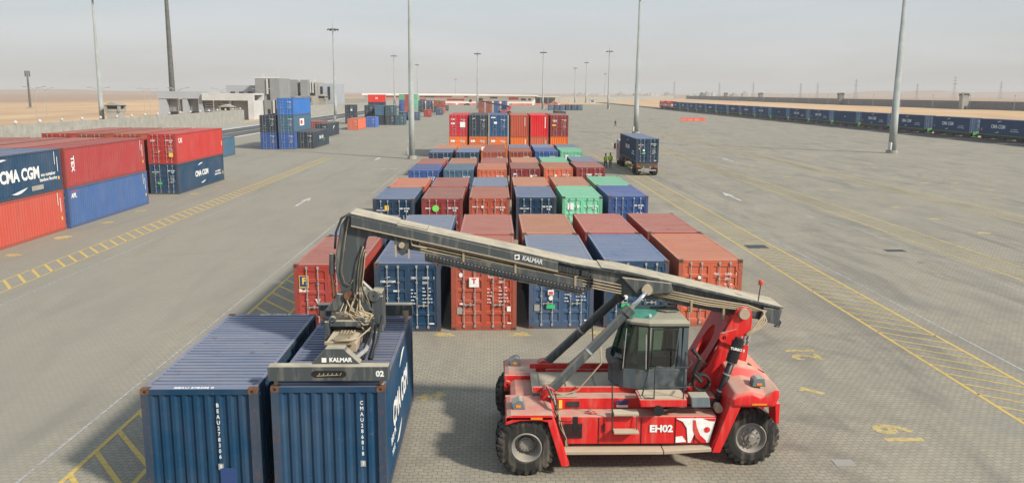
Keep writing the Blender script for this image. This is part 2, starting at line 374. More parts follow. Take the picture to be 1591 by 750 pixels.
lane(36.9,38.9,30,200,-1.45,.93,.12,'hatched_lane_marking','ymark_f',.10)
lane(-23.05,-21.75,18,112,-1.75,1.2,.075,'hatched_lane_marking','ymark',.15)
lane(-9.86,-8.2,8,46,-2.15,1.27,.12,'hatched_lane_marking','ymark',.13)
mb=MB()
for a in ((17.25,12,16.9,120),(24.05,20,24.3,160),(-20.5,18,-20.3,110),(-10.9,8,-10.5,104)): strip(mb,*a,.07)
tag(build(mb,'lane_line_marking',M['wline']),kind='structure')
mb=MB()
def arrow(x,y,L,dirn=1):
    k=len(mb.v); s=dirn
    mb.v+=[(x-.09,y,.004),(x+.09,y,.004),(x+.09,y+s*L*.62,.004),(x-.09,y+s*L*.62,.004),(x-.36,y+s*L*.58,.004),(x+.36,y+s*L*.58,.004),(x,y+s*L,.004)]
    mb.face((k,k+1,k+2,k+3)); mb.face((k+4,k+5,k+6))
arrow(-15.45,64.3,5.4); arrow(20.65,68,5.8); arrow(-15.6,150,5.4); arrow(20.8,140,5.6); arrow(31.5,108,5.5); arrow(-15.5,108,5.)
for (x,y) in ((-14.2,96),(-15.9,128),(24,150),(33,120),(37.3,56.6),(45,90),(52,120),(40,160),(30,200)):
    for k in range(3): strip(mb,x+k*1.1,y,x+k*1.1+.7,y+.1,.16)
tag(build(mb,'road_arrow_marking',M['wmark']),kind='structure')
# yellow ground patches: crosses and blobs at the slot corners
mb=MB()
def blob(x,y,w,h):
    k=len(mb.v); n=14
    for i in range(n):
        a=2*math.pi*i/n; rr_=1+.35*random.uniform(-1,1); mb.v.append((x+math.cos(a)*w*rr_,y+math.sin(a)*h*rr_,.004))
    mb.face(range(k,k+n))
for x,y,w_,h_ in ((-1.84,29.4,.42,.28),(.98,29.4,.42,.28),(3.85,29.6,.36,.25),(-4.8,29.3,.3,.25),(-26.2,50,.45,.55),(-26.2,55.8,.45,.4),(-26.2,61.5,.4,.4),(-26.1,44.5,.45,.4),(-26,72,.4,.4),(-25.9,78,.4,.4)): blob(x,y,w_,h_)
for y in range(40,180,6):
    for x in (31.5,43.5,46.5,58):
        if random.random()<.6: blob(x+random.uniform(-.2,.2),y,.45,.28)
for x,y in ((-2.02,23.05),(-1.62,23.22)):
    mb.v+=[]; strip(mb,x-.22,y,x+.22,y+.0,.16); strip(mb,x,y-.28,x+.01,y+.28,.16)
strip(mb,9.35,23.75,9.55,23.5,.22); strip(mb,9.45,23.62,9.85,23.2,.22); strip(mb,9.2,23.5,9.6,23.55,.12)
tag(build(mb,'slot_marking',M['ymark_f']),kind='structure')
# ------------------------------------------------------------------ lettering
TXT={}
def text_mesh(s,size,bold=.0,ext=.002,sp=1.0,line=1.0):
    key=(s,size,bold,ext,sp,line)
    if key in TXT: return TXT[key]
    cu=bpy.data.curves.new('lettering','FONT'); cu.body=s; cu.size=size; cu.offset=bold*size; cu.extrude=ext; cu.align_x='CENTER'; cu.align_y='CENTER'; cu.space_character=sp; cu.space_line=line; cu.resolution_u=3
    o=bpy.data.objects.new('tmp',cu); COL.objects.link(o); bpy.context.view_layer.update()
    me=bpy.data.meshes.new_from_object(o.evaluated_get(bpy.context.evaluated_depsgraph_get())); me.name='lettering'
    bpy.data.objects.remove(o); bpy.data.curves.remove(cu); me.materials.clear(); TXT[key]=me; return me
ROT={'front':(R(90),0,0),'right':(R(90),0,R(90)),'left':(R(90),0,R(-90)),'roof':(0,0,0)}
def letter(s,parent,pos,size,face,mat='white',bold=.02,sp=1.,line=1.,sx=1.,name='lettering',rot=None):
    me=text_mesh(s,size,bold,.002,sp,line); key=(id(me),mat)
    if key not in TXT: c=me.copy(); c.materials.append(M[mat]); TXT[key]=c
    o=bpy.data.objects.new(name,TXT[key]); COL.objects.link(o); o.parent=parent; o.location=pos; o.rotation_euler=rot or ROT[face]; o.scale=(sx,1,1); return o
PL={}
def plate(parent,pos,w_,h_,face,mat,name='sticker',shape='rect'):
    key=(w_,h_,mat,shape)
    if key not in PL:
        mb=MB()
        if shape=='rect': mb.box(-w_/2,w_/2,-h_/2,h_/2,-.002,.002)
        elif shape=='disc': mb.prism([(w_/2*math.cos(a),h_/2*math.sin(a)) for a in [i*math.pi/10 for i in range(20)]],-.002,.002,'z')
        elif shape=='swoosh':
            def arc(sg):
                out=[];inn=[]
                for i in range(11):
                    q=i/10; x=(-.5+q)*w_; yo=h_*(.5*math.sin(q*1.9)); th=.16*h_*math.sin(math.pi*min(1,q*1.02))
                    out.append((x*sg,(yo+th)*sg)); inn.append((x*sg,(yo-th)*sg))
                return out+inn[::-1]
            mb.prism(arc(1),-.002,.002,'z')
        elif shape=='tri': mb.prism([(-w_/2,h_/2),(w_/2,h_/2),(0,-h_/2)],-.002,.002,'z')
        elif shape=='codeline':
            for k in range(11):
                if k!=4: x=-w_/2+k*w_/11; mb.box(x,x+w_/11*.62,-.05,.05,-.002,.002)
            mb.box(0,.1,-.2,-.11,-.002,.002); mb.box(.13,.2,-.2,-.11,-.002,.002)
        elif shape=='lines':
            random.seed(11)
            for r_ in range(5):
                z=h_/2-h_*r_/4.6; x=-w_/2
                while x<w_/2-.03:
                    l_=random.choice((.05,.08,.12)); mb.box(x,min(x+l_,w_/2),z-.018,z+.012,-.002,.002); x+=l_+random.choice((.03,.05,.14))
        PL[key]=mb.mesh(name); PL[key].materials.append(M[mat])
    o=bpy.data.objects.new(name,PL[key]); COL.objects.link(o); o.parent=parent; o.location=pos; o.rotation_euler=ROT[face]; return o
# ------------------------------------------------------------------ containers
W=2.438
def corr_profile(a0,a1,period,depth):
    """(a, d) points, d=0 outer, depth inner"""
    n=max(1,round((a1-a0)/period)); p=(a1-a0)/n; pts=[]
    for i in range(n):
        b=a0+i*p; pts+=[(b,0),(b+p*.30,0),(b+p*.5,depth),(b+p*.80,depth)]
    pts.append((a1,0)); return pts
CM={}
def container_meshes(L,H,front):
    key=(L,H,front)
    if key in CM: return CM[key]
    d={}
    mb=MB(); c=.16
    # posts and rails
    for x in (0,W-c):
        for y in (0,L-c): mb.box(x,x+c,y,y+c,.0,H,1)
    for x in (.0,W-.09):
        mb.box(x+.004,x+.086,c,L-c,H-.11,H-.012,1); mb.box(x+.004,x+.086,c,L-c,.0+.01,.17,1)
    for y in (0.01,L-.09):
        mb.box(c,W-c,y,y+.08,H-.13,H-.012); mb.box(c,W-c,y,y+.08,.01,.17,1)
    # corrugated side walls
    z0,z1=.165,H-.105
    for sgn,x in ((1,.018),(-1,W-.018)):
        pr=corr_profile(c-.01,L-c+.01,.278,.036); n=len(mb.v)
        for z in (z0,z1): mb.v+=[(x+sgn*q,a,z) for a,q in pr]
        k=len(pr)
        for i in range(k-1): mb.face((n+i,n+i+1,n+k+i+1,n+k+i))
    def endwall(y,sgn):
        pr=corr_profile(c-.01,W-c+.01,.25,.045); n=len(mb.v)
        for z in (.16,H-.125): mb.v.extend([(a,y+sgn*q,z) for a,q in pr])
        k=len(pr)
        for i in range(k-1): mb.face((n+i,n+i+1,n+k+i+1,n+k+i))
    endwall(L-.022,-1)
    if front=='plain': endwall(.022,1)
    mb.box(.1,W-.1,.1,L-.1,.06,.14)
    # forklift-pocket shadows stay real: two openings under the rail
    d['body']=mb.mesh('body'); d['body'].materials.append(M['body']); d['body'].materials.append(M['frame'])
    mb=MB(); nn_=round((L-.34)/.209); pp=(L-.34)/nn_; pr=[]
    for i in range(nn_): b_=.17+i*pp; pr+=[(b_,0),(b_+pp*.60,0),(b_+pp*.70,.03),(b_+pp*.90,.03)]
    pr.append((L-.17,0)); n=len(mb.v)
    for x in (.09,W-.09): mb.v+=[(x,a,H-.012-q) for a,q in pr]
    k=len(pr)
    for i in range(k-1): mb.face((n+i,n+i+1,n+k+i+1,n+k+i),0 if i%4==0 else 1)
    mb.box(.02,W-.02,.0+.03,.17,H-.02,H-.008); mb.box(.02,W-.02,L-.17,L-.03,H-.02,H-.008)
    mb.box(.012,.092,.17,L-.17,H-.03,H-.006); mb.box(W-.092,W-.012,.17,L-.17,H-.03,H-.006)
    d['roof']=mb.mesh('roof'); d['roof'].materials.append(M['roof']); d['roof'].materials.append(M['valley'])
    if front=='door':
        dw=(W-2*c)/2-.006; zb,zt=.17,H-.135
        prof=[(0.0,zb),(0.0,zb+.09)]
        n=5; hh=(zt-zb-.12)/n
        for i in range(n):
            b=zb+.06+i*hh; prof+=[(.0,b+.05),(.034,b+.09),(.034,b+hh-.09),(.0,b+hh-.05)]
        prof+=[(0,zt)]
        for nm,xx in (('l',c+.003),('r',W/2+.003)):
            mb=MB(); n0=len(mb.v)
            for x in (xx+.09,xx+dw-.09): mb.v+=[(x,.02+q,z) for q,z in prof]
            k=len(prof)
            for i in range(k-1): mb.face((n0+i,n0+i+1,n0+k+i+1,n0+k+i))
            mb.box(xx,xx+.09,.018,.07,zb,zt); mb.box(xx+dw-.09,xx+dw,.018,.07,zb,zt)
            mb.box(xx,xx+dw,.058,.07,zb,zt)
            for z in (.35,.9,1.5,H-.45):
                e=xx-.02 if nm=='l' else xx+dw-.05
                mb.box(e,e+.07,.0,.02,z,z+.07)
            d['door_'+nm]=mb.mesh('door'); d['door_'+nm].materials.append(M['body'])
        mb=MB(); mb.tube([(0,0,.11),(0,0,H-.07)],.017,6)
        for z in (.12,H-.17,.62,1.25,1.85):
            mb.box(-.04,.04,-.015,.03,z,z+(.09 if z<.2 or z>H-.3 else .05))
        d['rod']=mb.mesh('lock_rod'); d['rod'].materials.append(M['galv'])
        mb=MB(); mb.box(-.20,.18,-.03,-.012,.98,1.015); mb.box(-.03,.03,-.035,.01,.94,1.06)
        mb.box(-.2,-.17,-.04,-.005,.93,1.03)
        d['handle']=mb.mesh('handle'); d['handle'].materials.append(M['galv'])
    mb=MB()
    mb.box(-.002,.18,-.004,.164,0,.118)
    mb.lathe([(-.0065,.0),(-.0065,.03)],(.09,0,.06),'y',10,1)
    d['casting']=mb.mesh('corner_casting'); d['casting'].materials.append(M['rust']); d['casting'].materials.append(M['black'])
    CM[key]=d; return d
def container(x,y,z,L,H,col,label,group,front='door',rz=0,castings=False,detail=True,marks=True,roofcol=None,jit=.03):
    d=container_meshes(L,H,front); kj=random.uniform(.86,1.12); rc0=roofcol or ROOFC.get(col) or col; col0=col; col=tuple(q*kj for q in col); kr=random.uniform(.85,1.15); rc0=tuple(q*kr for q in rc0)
    e=empty('shipping_container',(x+random.uniform(-jit,jit),y+random.uniform(-jit,jit),z),label,'shipping container',group,rz+random.uniform(-.002,.002) if jit else rz)
    def add(nm,me,loc=(0,0,0),parent=e,c_=col,sc_=None):
        o=bpy.data.objects.new(nm,me); COL.objects.link(o); o.parent=parent; o.location=loc; o.color=(*c_,1)
        if sc_: o.scale=sc_
        return o
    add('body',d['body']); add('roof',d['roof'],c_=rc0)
    if front=='door':
        k=random.uniform(.9,1.1); dc=tuple(q*k for q in col)
        dl=add('door',d['door_l'],c_=dc); dr=add('door',d['door_r'],c_=dc)
        if detail:
            for p,xs_ in ((dl,(.47,.88)),(dr,(1.56,1.97))):
                for i,xx in enumerate(xs_): add('lock_rod',d['rod'],(xx,-.012,0),p)
                add('handle',d['handle'],(xs_[0]+.25,-.012,0),p); 
        if marks:
            plate(e,(1.95,.006,H*.50),.36,.55,'front','white','marking','lines')
            plate(e,(1.86,.006,H*.78),.62,.05,'front','white','marking','codeline')
    if castings:
        for xx,sx in ((0,1),(W,-1)):
            for zz,sz in ((0,1),(H+.003,-1)):
                add('corner_casting',d['casting'],(xx,0,zz),sc_=(sx,1,sz)); add('corner_casting',d['casting'],(xx,L,zz),sc_=(sx,-1,sz))
    return e
NAVY=(.010,.040,.085); NAVY2=(.017,.056,.112); BLUEG=(.045,.085,.155); BLUE=(.03,.085,.26); MID=(.045,.12,.38); STEEL=(.05,.12,.19)
RED=(.36,.045,.032); RUST=(.40,.075,.04); ORR=(.52,.12,.06); MAR=(.23,.028,.028); GREEN=(.15,.46,.28); BR=(.66,.02,.025); OR=(.72,.16,.03); CRIM=(.52,.02,.035); DARK=(.028,.045,.065); BROWN=(.27,.06,.035); SAL=(.50,.17,.10); TEAL=(.03,.085,.11)
BL=(.028,.14,.42)
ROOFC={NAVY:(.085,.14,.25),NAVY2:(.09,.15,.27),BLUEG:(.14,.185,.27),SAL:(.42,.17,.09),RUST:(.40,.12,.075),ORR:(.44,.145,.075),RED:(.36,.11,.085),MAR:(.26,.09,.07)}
CN={NAVY:'navy blue',NAVY2:'navy blue',BLUEG:'faded blue',BLUE:'blue',MID:'bright blue',STEEL:'steel blue',RED:'dull red',RUST:'rust red',ORR:'orange red',MAR:'maroon',GREEN:'pale green',BR:'bright red',OR:'orange',CRIM:'crimson',DARK:'dark slate blue',BROWN:'red brown',SAL:'salmon brown',TEAL:'dark teal',BL:'clear blue'}
ORD=['first','second','third','fourth','fifth','sixth','seventh','eighth','ninth','tenth','eleventh','twelfth','thirteenth','fourteenth','fifteenth','sixteenth','seventeenth','eighteenth']
H8=2.591; L20=6.058; L40=12.192
# central block of eight rows and six columns
rows=[(29.65,30.5,-7.3,7.05),(35.95,36.85,-7.25,7.02),(48.4,50.0,-7.12,7.0),(54.7,56.2,-7.05,6.98),(66.5,69.6,-6.9,7.0),(72.8,75.8,-6.86,7.25),(86.6,89.6,-6.8,7.25),(92.9,95.8,-6.75,7.35)]
cols=[[RED,NAVY,RUST,BLUEG,NAVY2,ORR],[BLUEG,BLUEG,RED,SAL,RED,RED],[NAVY,MAR,RUST,NAVY,GREEN,BLUE],[ORR,RED,BLUEG,SAL,SAL,GREEN],
      [BLUE,STEEL,ORR,MAR,ORR,MAR],[RED,SAL,RED,SAL,GREEN,BLUEG],[NAVY,NAVY2,BROWN,BROWN,BLUE,GREEN],[SAL,SAL,BROWN,BLUEG,BLUEG,BLUEG]]
BLK={}
for r,(ya,yb,xa,xb) in enumerate(rows):
    for c in range(6):
        y=ya+(yb-ya)*c/5; x=xa+(xb-xa)*c/5; col=cols[r][c]
        rown='front' if r==0 else ORD[r]
        lab='%s container with double doors, %s from left in %s row of the central block'%(CN[col],ORD[c],rown)
        BLK[r,c]=container(x,y,0,L20,H8,col,lab,'containers in the central ground block',castings=(r<4),marks=(r>0))
def codes(e,a,b,H=H8,weights=True):
    letter(a,e,(1.46,-.016,H*.79),.125,'front',sx=.58,sp=1.1); letter(b[:-2],e,(1.90,-.03,H*.79),.125,'front',sx=.60,sp=1.1); letter(b[-1],e,(2.20,-.016,H*.79),.125,'front',sx=.6); letter('22G1',e,(1.86,-.03,H*.72),.125,'front',sx=.60,sp=1.1)
    if weights: plate(e,(1.95,.0,H*.52),.36,.62,'front','white','marking','lines'); plate(e,(1.45,.0,H*.50),.22,.6,'front','white','marking','lines')
e=BLK[0,0]; plate(e,(.36,-.0,1.95),.34,.46,'front','yellow_ink','emblem'); plate(e,(.36,-.004,1.96),.29,.40,'front','blue_ink','emblem'); letter('F',e,(.37,-.008,1.97),.34,'front','yellow_ink',.03,name='emblem'); plate(e,(.85,0,1.2),.2,.2,'front','white','sticker','tri'); plate(e,(.35,0,1.62),.34,.10,'front','white','marking','lines')
def cma_door(e,H=H8):
    letter('CMA CGM',e,(.50,0,H*.735),.115,'front',bold=.03,sx=1.05); plate(e,(.50,0,H*.735+.13),.22,.08,'front','white','emblem','swoosh'); o=plate(e,(.50,0,H*.735-.13),.22,.08,'front','white','emblem','swoosh'); o.scale=(-1,-1,1)
e=BLK[0,1]; cma_door(e); codes(e,'CMAU','220018 5'); plate(e,(.8,0,1.55),.22,.06,'front','white','sticker'); plate(e,(.72,-.03,.82),.34,.12,'front','green_ink'); plate(e,(2.1,0,.3),.18,.05,'front','white')
e=BLK[0,2]; codes(e,'TLLU','235244 0'); plate(e,(.85,-.03,1.85),.36,.36,'front','white','emblem'); letter('T',e,(.85,-.036,1.89),.26,'front','red_ink',.05,name='emblem'); plate(e,(.36,-.0,2.12),.14,.17,'front','white','sticker','disc'); plate(e,(.4,0,1.02),.22,.07,'front','white','sticker','disc'); plate(e,(.31,-.0,.75),.2,.25,'front','conc','sticker'); plate(e,(2.15,0,.83),.14,.2,'front','white'); plate(e,(2.17,0,.28),.15,.05,'front','white')
e=BLK[0,3]; cma_door(e); codes(e,'CMAU','210576 3'); plate(e,(.8,-.03,1.63),.24,.07,'front','white','sticker','disc'); plate(e,(.82,-.03,1.42),.22,.19,'front','white'); plate(e,(.82,-.036,1.40),.16,.10,'front','red_ink'); plate(e,(.82,-.03,1.2),.16,.18,'front','white','sticker','disc'); plate(e,(.82,-.03,.87),.32,.16,'front','green_ink'); plate(e,(.3,0,.82),.2,.25,'front','conc'); plate(e,(2.16,0,.33),.13,.06,'front','white')
e=BLK[0,4]; codes(e,'CMAU','231907 4'); plate(e,(.82,-.03,1.2),.17,.19,'front','white','sticker','disc'); plate(e,(.82,-.03,.88),.32,.15,'front','green_ink')
e=BLK[0,5]; codes(e,'TRHU','219572 3'); plate(e,(.8,-.03,1.92),.12,.14,'front','white','sticker','disc')
e=BLK[2,0]; plate(e,(.82,0,2.05),.24,.3,'front','yellow_ink'); cma_door(e)
e=BLK[2,1]; plate(e,(.84,-.03,2.0),.40,.40,'front','green_lime','sticker','disc'); plate(e,(.38,0,2.0),.3,.06,'front','white')
e=BLK[2,2]; plate(e,(.36,0,2.05),.36,.05,'front','white'); plate(e,(.8,-.03,2.05),.12,.14,'front','white')
e=BLK[2,3]; cma_door(e)
e=BLK[2,4]; plate(e,(.5,0,2.0),.38,.4,'front','white','emblem'); plate(e,(.95,0,2.0),.12,.2,'front','white'); plate(e,(.55,-.006,1.3),.3,.3,'front','white','marking','lines')
e=BLK[4,3]; plate(e,(.36,0,2.05),.3,.3,'front','white'); plate(e,(.36,-.005,2.0),.22,.18,'front','blue_ink'); plate(e,(1.7,0,1.95),.2,.2,'front','white','sticker','disc')
e=BLK[4,4]; plate(e,(1.0,0,1.95),.2,.2,'front','white','sticker','disc')
e=BLK[4,5]; letter('tex',e,(1.05,-.004,2.0),.36,'front',bold=.03)
e=BLK[6,5]; plate(e,(.72,0,1.9),.34,.5,'front','white')
# red, blue and brown stack behind the block, two tiers, two deep
xsr=[-6.0,-3.3,-.6,2.25,4.95,7.65]
up=[CRIM,DARK,(.02,.10,.24),RUST,BR,MAR]; lo=[OR,OR,OR,OR,ORR,OR]
CN[up[2]]='deep blue'
for c in range(6):
    for k,(Y,dep) in enumerate(((112.2,'front'),(118.5,'back'))):
        fr='door' if c in (0,1,2,5) else 'plain'; frl='door' if c<3 else 'plain'
        a=container(xsr[c],Y+.06*c,2.9,L20,2.896,up[c],'%s container, upper tier, %s from left, %s file of the tall stack'%(CN[up[c]],ORD[c],dep),'two tier stack behind the central block',fr,marks=True)
        b=container(xsr[c],Y+.06*c,0,L20,2.896,lo[c],'%s container, lower tier, %s from left, %s file of the tall stack'%(CN[lo[c]],ORD[c],dep),'two tier stack behind the central block',frl,marks=True)
        if k==0:
            if c==0: letter('CAI',a,(.5,0,2.3),.3,'front',bold=.03); plate(a,(.5,0,1.75),.5,.22,'front','white'); plate(a,(1.8,-.03,1.6),.7,.72,'front','white')
            if c==1: plate(a,(.6,0,2.3),.5,.3,'front','white','emblem','swoosh')
            if c==2: plate(a,(.5,0,2.55),.6,.16,'front','white'); plate(a,(.8,-.03,1.85),.4,.32,'front','white')
            if c==4: plate(a,(2.0,-.0,1.9),.1,1.5,'front','white','lettering')
            if c==3: plate(a,(1.95,-.0,2.0),.07,1.2,'front','white','lettering')
            if c==5: letter('TEX',a,(.6,0,2.1),.36,'front',bold=.03); plate(a,(.5,-.02,1.55),.5,.2,'front','yellow_ink')
            if c<3: plate(b,(.5,0,2.3),.55,.3,'front','white'); plate(b,(1.75,0,2.3),.6,.25,'front','white','marking','lines'); plate(b,(1.9,-.03,1.3),.6,.5,'front','white'); plate(b,(.5,0,1.2),.6,.22,'front','white')
            if c==3: plate(b,(2.0,0,1.7),.1,1.7,'front','white')
            if c==4: plate(b,(2.1,0,1.7),.07,1.5,'front','white')
# two blue containers at the front
NB=(.005,.040,.090)
CN[NB]='deep navy'
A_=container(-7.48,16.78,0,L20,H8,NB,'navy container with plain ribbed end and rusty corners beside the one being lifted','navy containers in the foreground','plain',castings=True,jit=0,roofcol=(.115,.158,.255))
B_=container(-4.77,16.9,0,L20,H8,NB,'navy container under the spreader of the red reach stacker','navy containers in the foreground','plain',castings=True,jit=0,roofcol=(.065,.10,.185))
letter('\n'.join('BEAU278306'),A_,(1.60,.016,1.64),.122,'front',line=1.06,sx=.85,bold=.012); letter('0',A_,(1.60,.016,.83),.12,'front',sx=.78)
letter('\n'.join('CMAU286818'),B_,(1.93,.016,1.64),.122,'front',line=1.06,sx=.85,bold=.012); letter('3',B_,(1.93,.016,.83),.12,'front',sx=.78)
plate(A_,(1.60,.02,.83),.11,.14,'front','galv','frame'); plate(B_,(1.93,.02,.83),.11,.14,'front','galv','frame')
letter('BEAU 278306 0',A_,(1.1,.10,H8-.004),.13,'roof'); letter('BEAU 278306 0',A_,(1.3,L20-.09,H8-.004),.13,'roof')
plate(A_,(1.75,.018,.55),.34,.5,'front','blue_patch' if 'blue_patch' in M else 'blue_ink','patch')
xr=W-.012
letter('CMA CGM',B_,(xr,3.0,1.28),.82,'right',bold=.035,sx=.82)
o=plate(B_,(xr,3.4,2.05),1.1,.42,'right','white','emblem','swoosh'); o=plate(B_,(xr,2.6,.62),1.1,.42,'right','white','emblem','swoosh'); o.scale=(-1,-1,1)
letter('BOL PA',B_,(xr,1.45,.86),.26,'right',bold=.02); letter('TOLG',B_,(xr,1.4,.52),.20,'right',bold=.01)
# ---- left block
def code40(e,L,H=H8):
    plate(e,(xr,L-.75,H-.55),.06,.8,'right','white','marking'); plate(e,(xr,L-.45,H-.95),.06,.9,'right','white','marking'); plate(e,(xr,L-.4,H*.30),.16,.20,'right','yellow_ink')
G_='containers in the block on the left'
def lb(x,y,z,col,lab,**k): return container(x,y,z,L40,H8,col,lab,G_,**k)
N1=lb(-29.93,40.9,2.591,NAVY2,'weathered navy container with big white lettering at the left picture edge'); N0=lb(-29.93,40.9,0,(.47,.085,.06),'orange red container on the ground below the navy one at left')
letter('CMA CGM',N1,(xr,7.6,1.30),.95,'right',bold=.04,sx=.92); o=plate(N1,(xr,5.6,2.1),1.6,.42,'right','white','emblem','swoosh'); o=plate(N1,(xr,7.4,.55),1.7,.5,'right','white','emblem','swoosh'); o.scale=(-1,-1,1)
letter('eco container\nbamboo flooring',N1,(xr,10.6,.98),.30,'right',bold=.02); plate(N1,(xr,9.3,.42),1.3,.28,'right','conc','patch'); code40(N1,L40); code40(N0,L40)
MCOL=(.29,.042,.042); CN[MCOL]='maroon'
M1=lb(-29.80,53.3,2.591,MCOL,'maroon container with white lettering on top of the blue one at left'); M0=lb(-29.80,53.3,0,(.055,.115,.27),'blue container with ribbed side on the ground at left')
letter('TEX',M1,(xr,1.0,1.5),.55,'right',bold=.04,rot=(R(90),R(90),R(90))); code40(M1,L40); letter('APL',M0,(xr,.75,2.05),.40,'right',bold=.04); plate(M0,(xr,.75,2.32),.6,.07,'right','red_ink','marking'); code40(M0,L40)
S1=lb(-29.62,71.6,2.591,(.48,.045,.04),'bright red container with red doors on top at the end of the left block'); S0=lb(-29.62,71.6,0,NAVY2,'navy container with white emblem at the end of the left block')
letter('CAI',S1,(.45,0,2.0),.22,'front',bold=.03); plate(S1,(1.95,-.03,.8),.36,.36,'front','yellow_ink'); plate(S1,(.95,-.03,1.05),.16,.2,'front','yellow_ink','sticker','tri'); letter('CAI',S1,(xr,1.0,1.95),.55,'right',bold=.03); plate(S1,(xr,L40-.35,1.1),.2,.45,'right','yellow_ink')
cma_door(S0); plate(S0,(.85,-.03,.95),.4,.2,'front','green_ink'); letter('CMA CGM',S0,(xr,5.9,1.30),.68,'right',bold=.04,sx=1.1); o=plate(S0,(xr,5.6,2.05),1.4,.36,'right','white','emblem','swoosh'); o=plate(S0,(xr,6.2,.6),1.4,.36,'right','white','emblem','swoosh'); o.scale=(-1,-1,1)
letter('eco container\nbamboo flooring',S0,(xr,10.4,.95),.28,'right',bold=.02); plate(S0,(xr,L40-.3,.8),.16,.35,'right','yellow_ink')
for c in range(1,7):
    for (y,nm,cc,mx_) in ((40.9,'near',[BLUEG,RED],2),(53.3,'middle',[RED,MAR,RED,BROWN,RED,RED],5),(71.6,'far',[RUST,BROWN,RED,RUST],4)):
        if c>=mx_: continue
        for z,tn in ((0,'lower'),(2.591,'upper')):
            col=cc[c-1] if z else (RUST if c%2 else BROWN)
            lb(-29.75-2.93*c,y+random.uniform(-.1,.1),z,col,'%s container, %s tier, %s file from the lane, %s group at left'%(CN[col],tn,ORD[c],nm),detail=(z>0))
container(-38.9,111.5,0,L20,H8,STEEL,'small pale blue container alone behind the left block','background containers',rz=0)
# ---- background stacks
GB='background container stacks beyond the left block'
def bgc(x,y,tiers,L=L20,names='',rz=0,fr='door'):
    out=[]
    for i,(col,lab) in enumerate(tiers): out.append(container(x,y,i*2.6,L,H8,col,lab,GB,fr,rz,marks=True))
    return out
bgc(-35.85,128.4,[(BLUE,'blue container on the ground, leftmost of the blue stacks'),(DARK,'dark blue container on top of the leftmost blue stack')],L40)
q=bgc(-33.12,128.5,[(BLUE,'lowest container of the three tier blue stack'),(STEEL,'middle container with white panel of the three tier blue stack'),(BL,'clear blue container topping the three tier stack')],L40)
plate(q[1],(xr,5.5,1.4),3.0,1.1,'right','white','sticker'); plate(q[1],(xr+.005,5.2,1.4),1.4,.6,'right','red_ink','sticker')
q=bgc(-30.6,130.2,[(DARK,'dark container with green and white marks right of the three tier stack')],L40)
letter('CMA CGM',q[0],(xr,6,1.5),.7,'right',bold=.03); plate(q[0],(xr,8.2,.8),1.2,.8,'right','green_ink','emblem','swoosh')
q=bgc(-35.0,163.8,[(DARK,'grey blue container with white crescent emblem behind the dark one')],L40); plate(q[0],(xr,6.5,1.3),1.6,1.2,'right','white','emblem','swoosh')
bgc(-38.6,176,[(RED,'red container half hidden behind the grey blue one')],L20)
bgc(-34.1,195,[(ORR,'orange red container standing alone at the front of the far cluster')],L40)
bgc(-32.1,209.5,[(MID,'bright blue container right behind the orange one')],L20)
q=bgc(-41.2,232,[(DARK,'lower slate container at the left end of the far cluster'),(DARK,'upper slate container with white mark at the left end of the far cluster')],L20); plate(q[1],(1.8,-.02,1.2),.5,.6,'front','white','emblem')
bgc(-35.2,228,[(DARK,'lower dark container behind the bright blue one'),(DARK,'upper dark container behind the bright blue one')])
bgc(-31.8,224,[(DARK,'lower navy container third from left in the far cluster'),(STEEL,'upper steel blue container third from left in the far cluster')],fr='plain')
bgc(-29.1,224.2,[(DARK,'lower container of the right hand pair in the far cluster'),(TEAL,'upper teal container of the right hand pair in the far cluster')])
bgc(-26.5,224.5,[(TEAL,'single teal grey container at the right end of the far cluster')],L20)
q=bgc(-29.8,262,[(NAVY2,'navy container with pale roof behind the far cluster')],L20); bgc(-26.0,262,[(BLUEG,'faded blue container next to the pale roofed navy one')],L20)
bgc(-25.0,298,[(RED,'dull red container on the ground beyond the tall light mast')]); bgc(-22.4,323,[(BLUEG,'small grey container behind the dull red one')])
bgc(-22.9,348,[(ORR,'lower orange red container of the far right pair'),(BROWN,'upper brown container of the far right pair')])
bgc(-26.4,366,[(DARK,'lower dark container left of the brown pair'),(BROWN,'upper brown container left of the brown pair')]); bgc(-29.6,366,[(DARK,'lower slate container second left of the brown pair'),(BLUEG,'upper grey container second left of the brown pair')])
bgc(-33.0,366,[(DARK,'lower slate container third left of the brown pair'),(BLUEG,'upper grey container third left of the brown pair')])
bgc(-39.8,374,[(RUST,'lower rust container of the three high rust stack'),(RUST,'middle rust container of the three high rust stack'),(RUST,'top rust container of the three high rust stack')]); bgc(-43.4,384,[(MID,'lower blue container under the pale green one'),(MID,'second blue container under the pale green one'),(GREEN,'pale green container topping the far blue stack')])
bgc(-41.5,430,[(GREEN,'lower lime container of the farthest stack'),(GREEN,'middle lime container of the farthest stack'),(GREEN,'top lime container of the farthest stack')])
bgc(-24.1,396,[(TEAL,'small teal container at the right end of the far stacks')])
q=bgc(-38.3,296,[(DARK,'dark container at the bottom under the big red one'),(DARK,'dark container in the middle under the big red one'),((.72,.03,.02),'large red container lying crosswise on top of the far stack')],rz=R(90)); letter('H',q[2],(-.02,3,1.3),1.0,'left',bold=.04)
# row of six pale blue containers and the pair of racks in the middle distance
for i in range(6):
    col=[STEEL,BLUEG,STEEL,BLUEG,BLUEG,STEEL][i]
    container(27.6+i*2.95,420+.3*i,0,L20,2.75,col,'grey blue container, %s from left in the short row before the red barriers'%ORD[i],'short row of six containers')
for i,col in enumerate((BROWN,BROWN,BLUE,BLUE)):
    for z in (0,2.6): container(-6.6+i*3.3,356,z,L20,H8,col,'%s container, %s tier, %s from left behind the two tier stack'%(CN[col],'lower' if z==0 else 'upper',ORD[i]),'far pairs behind the two tier stack')
exec_truck=[]
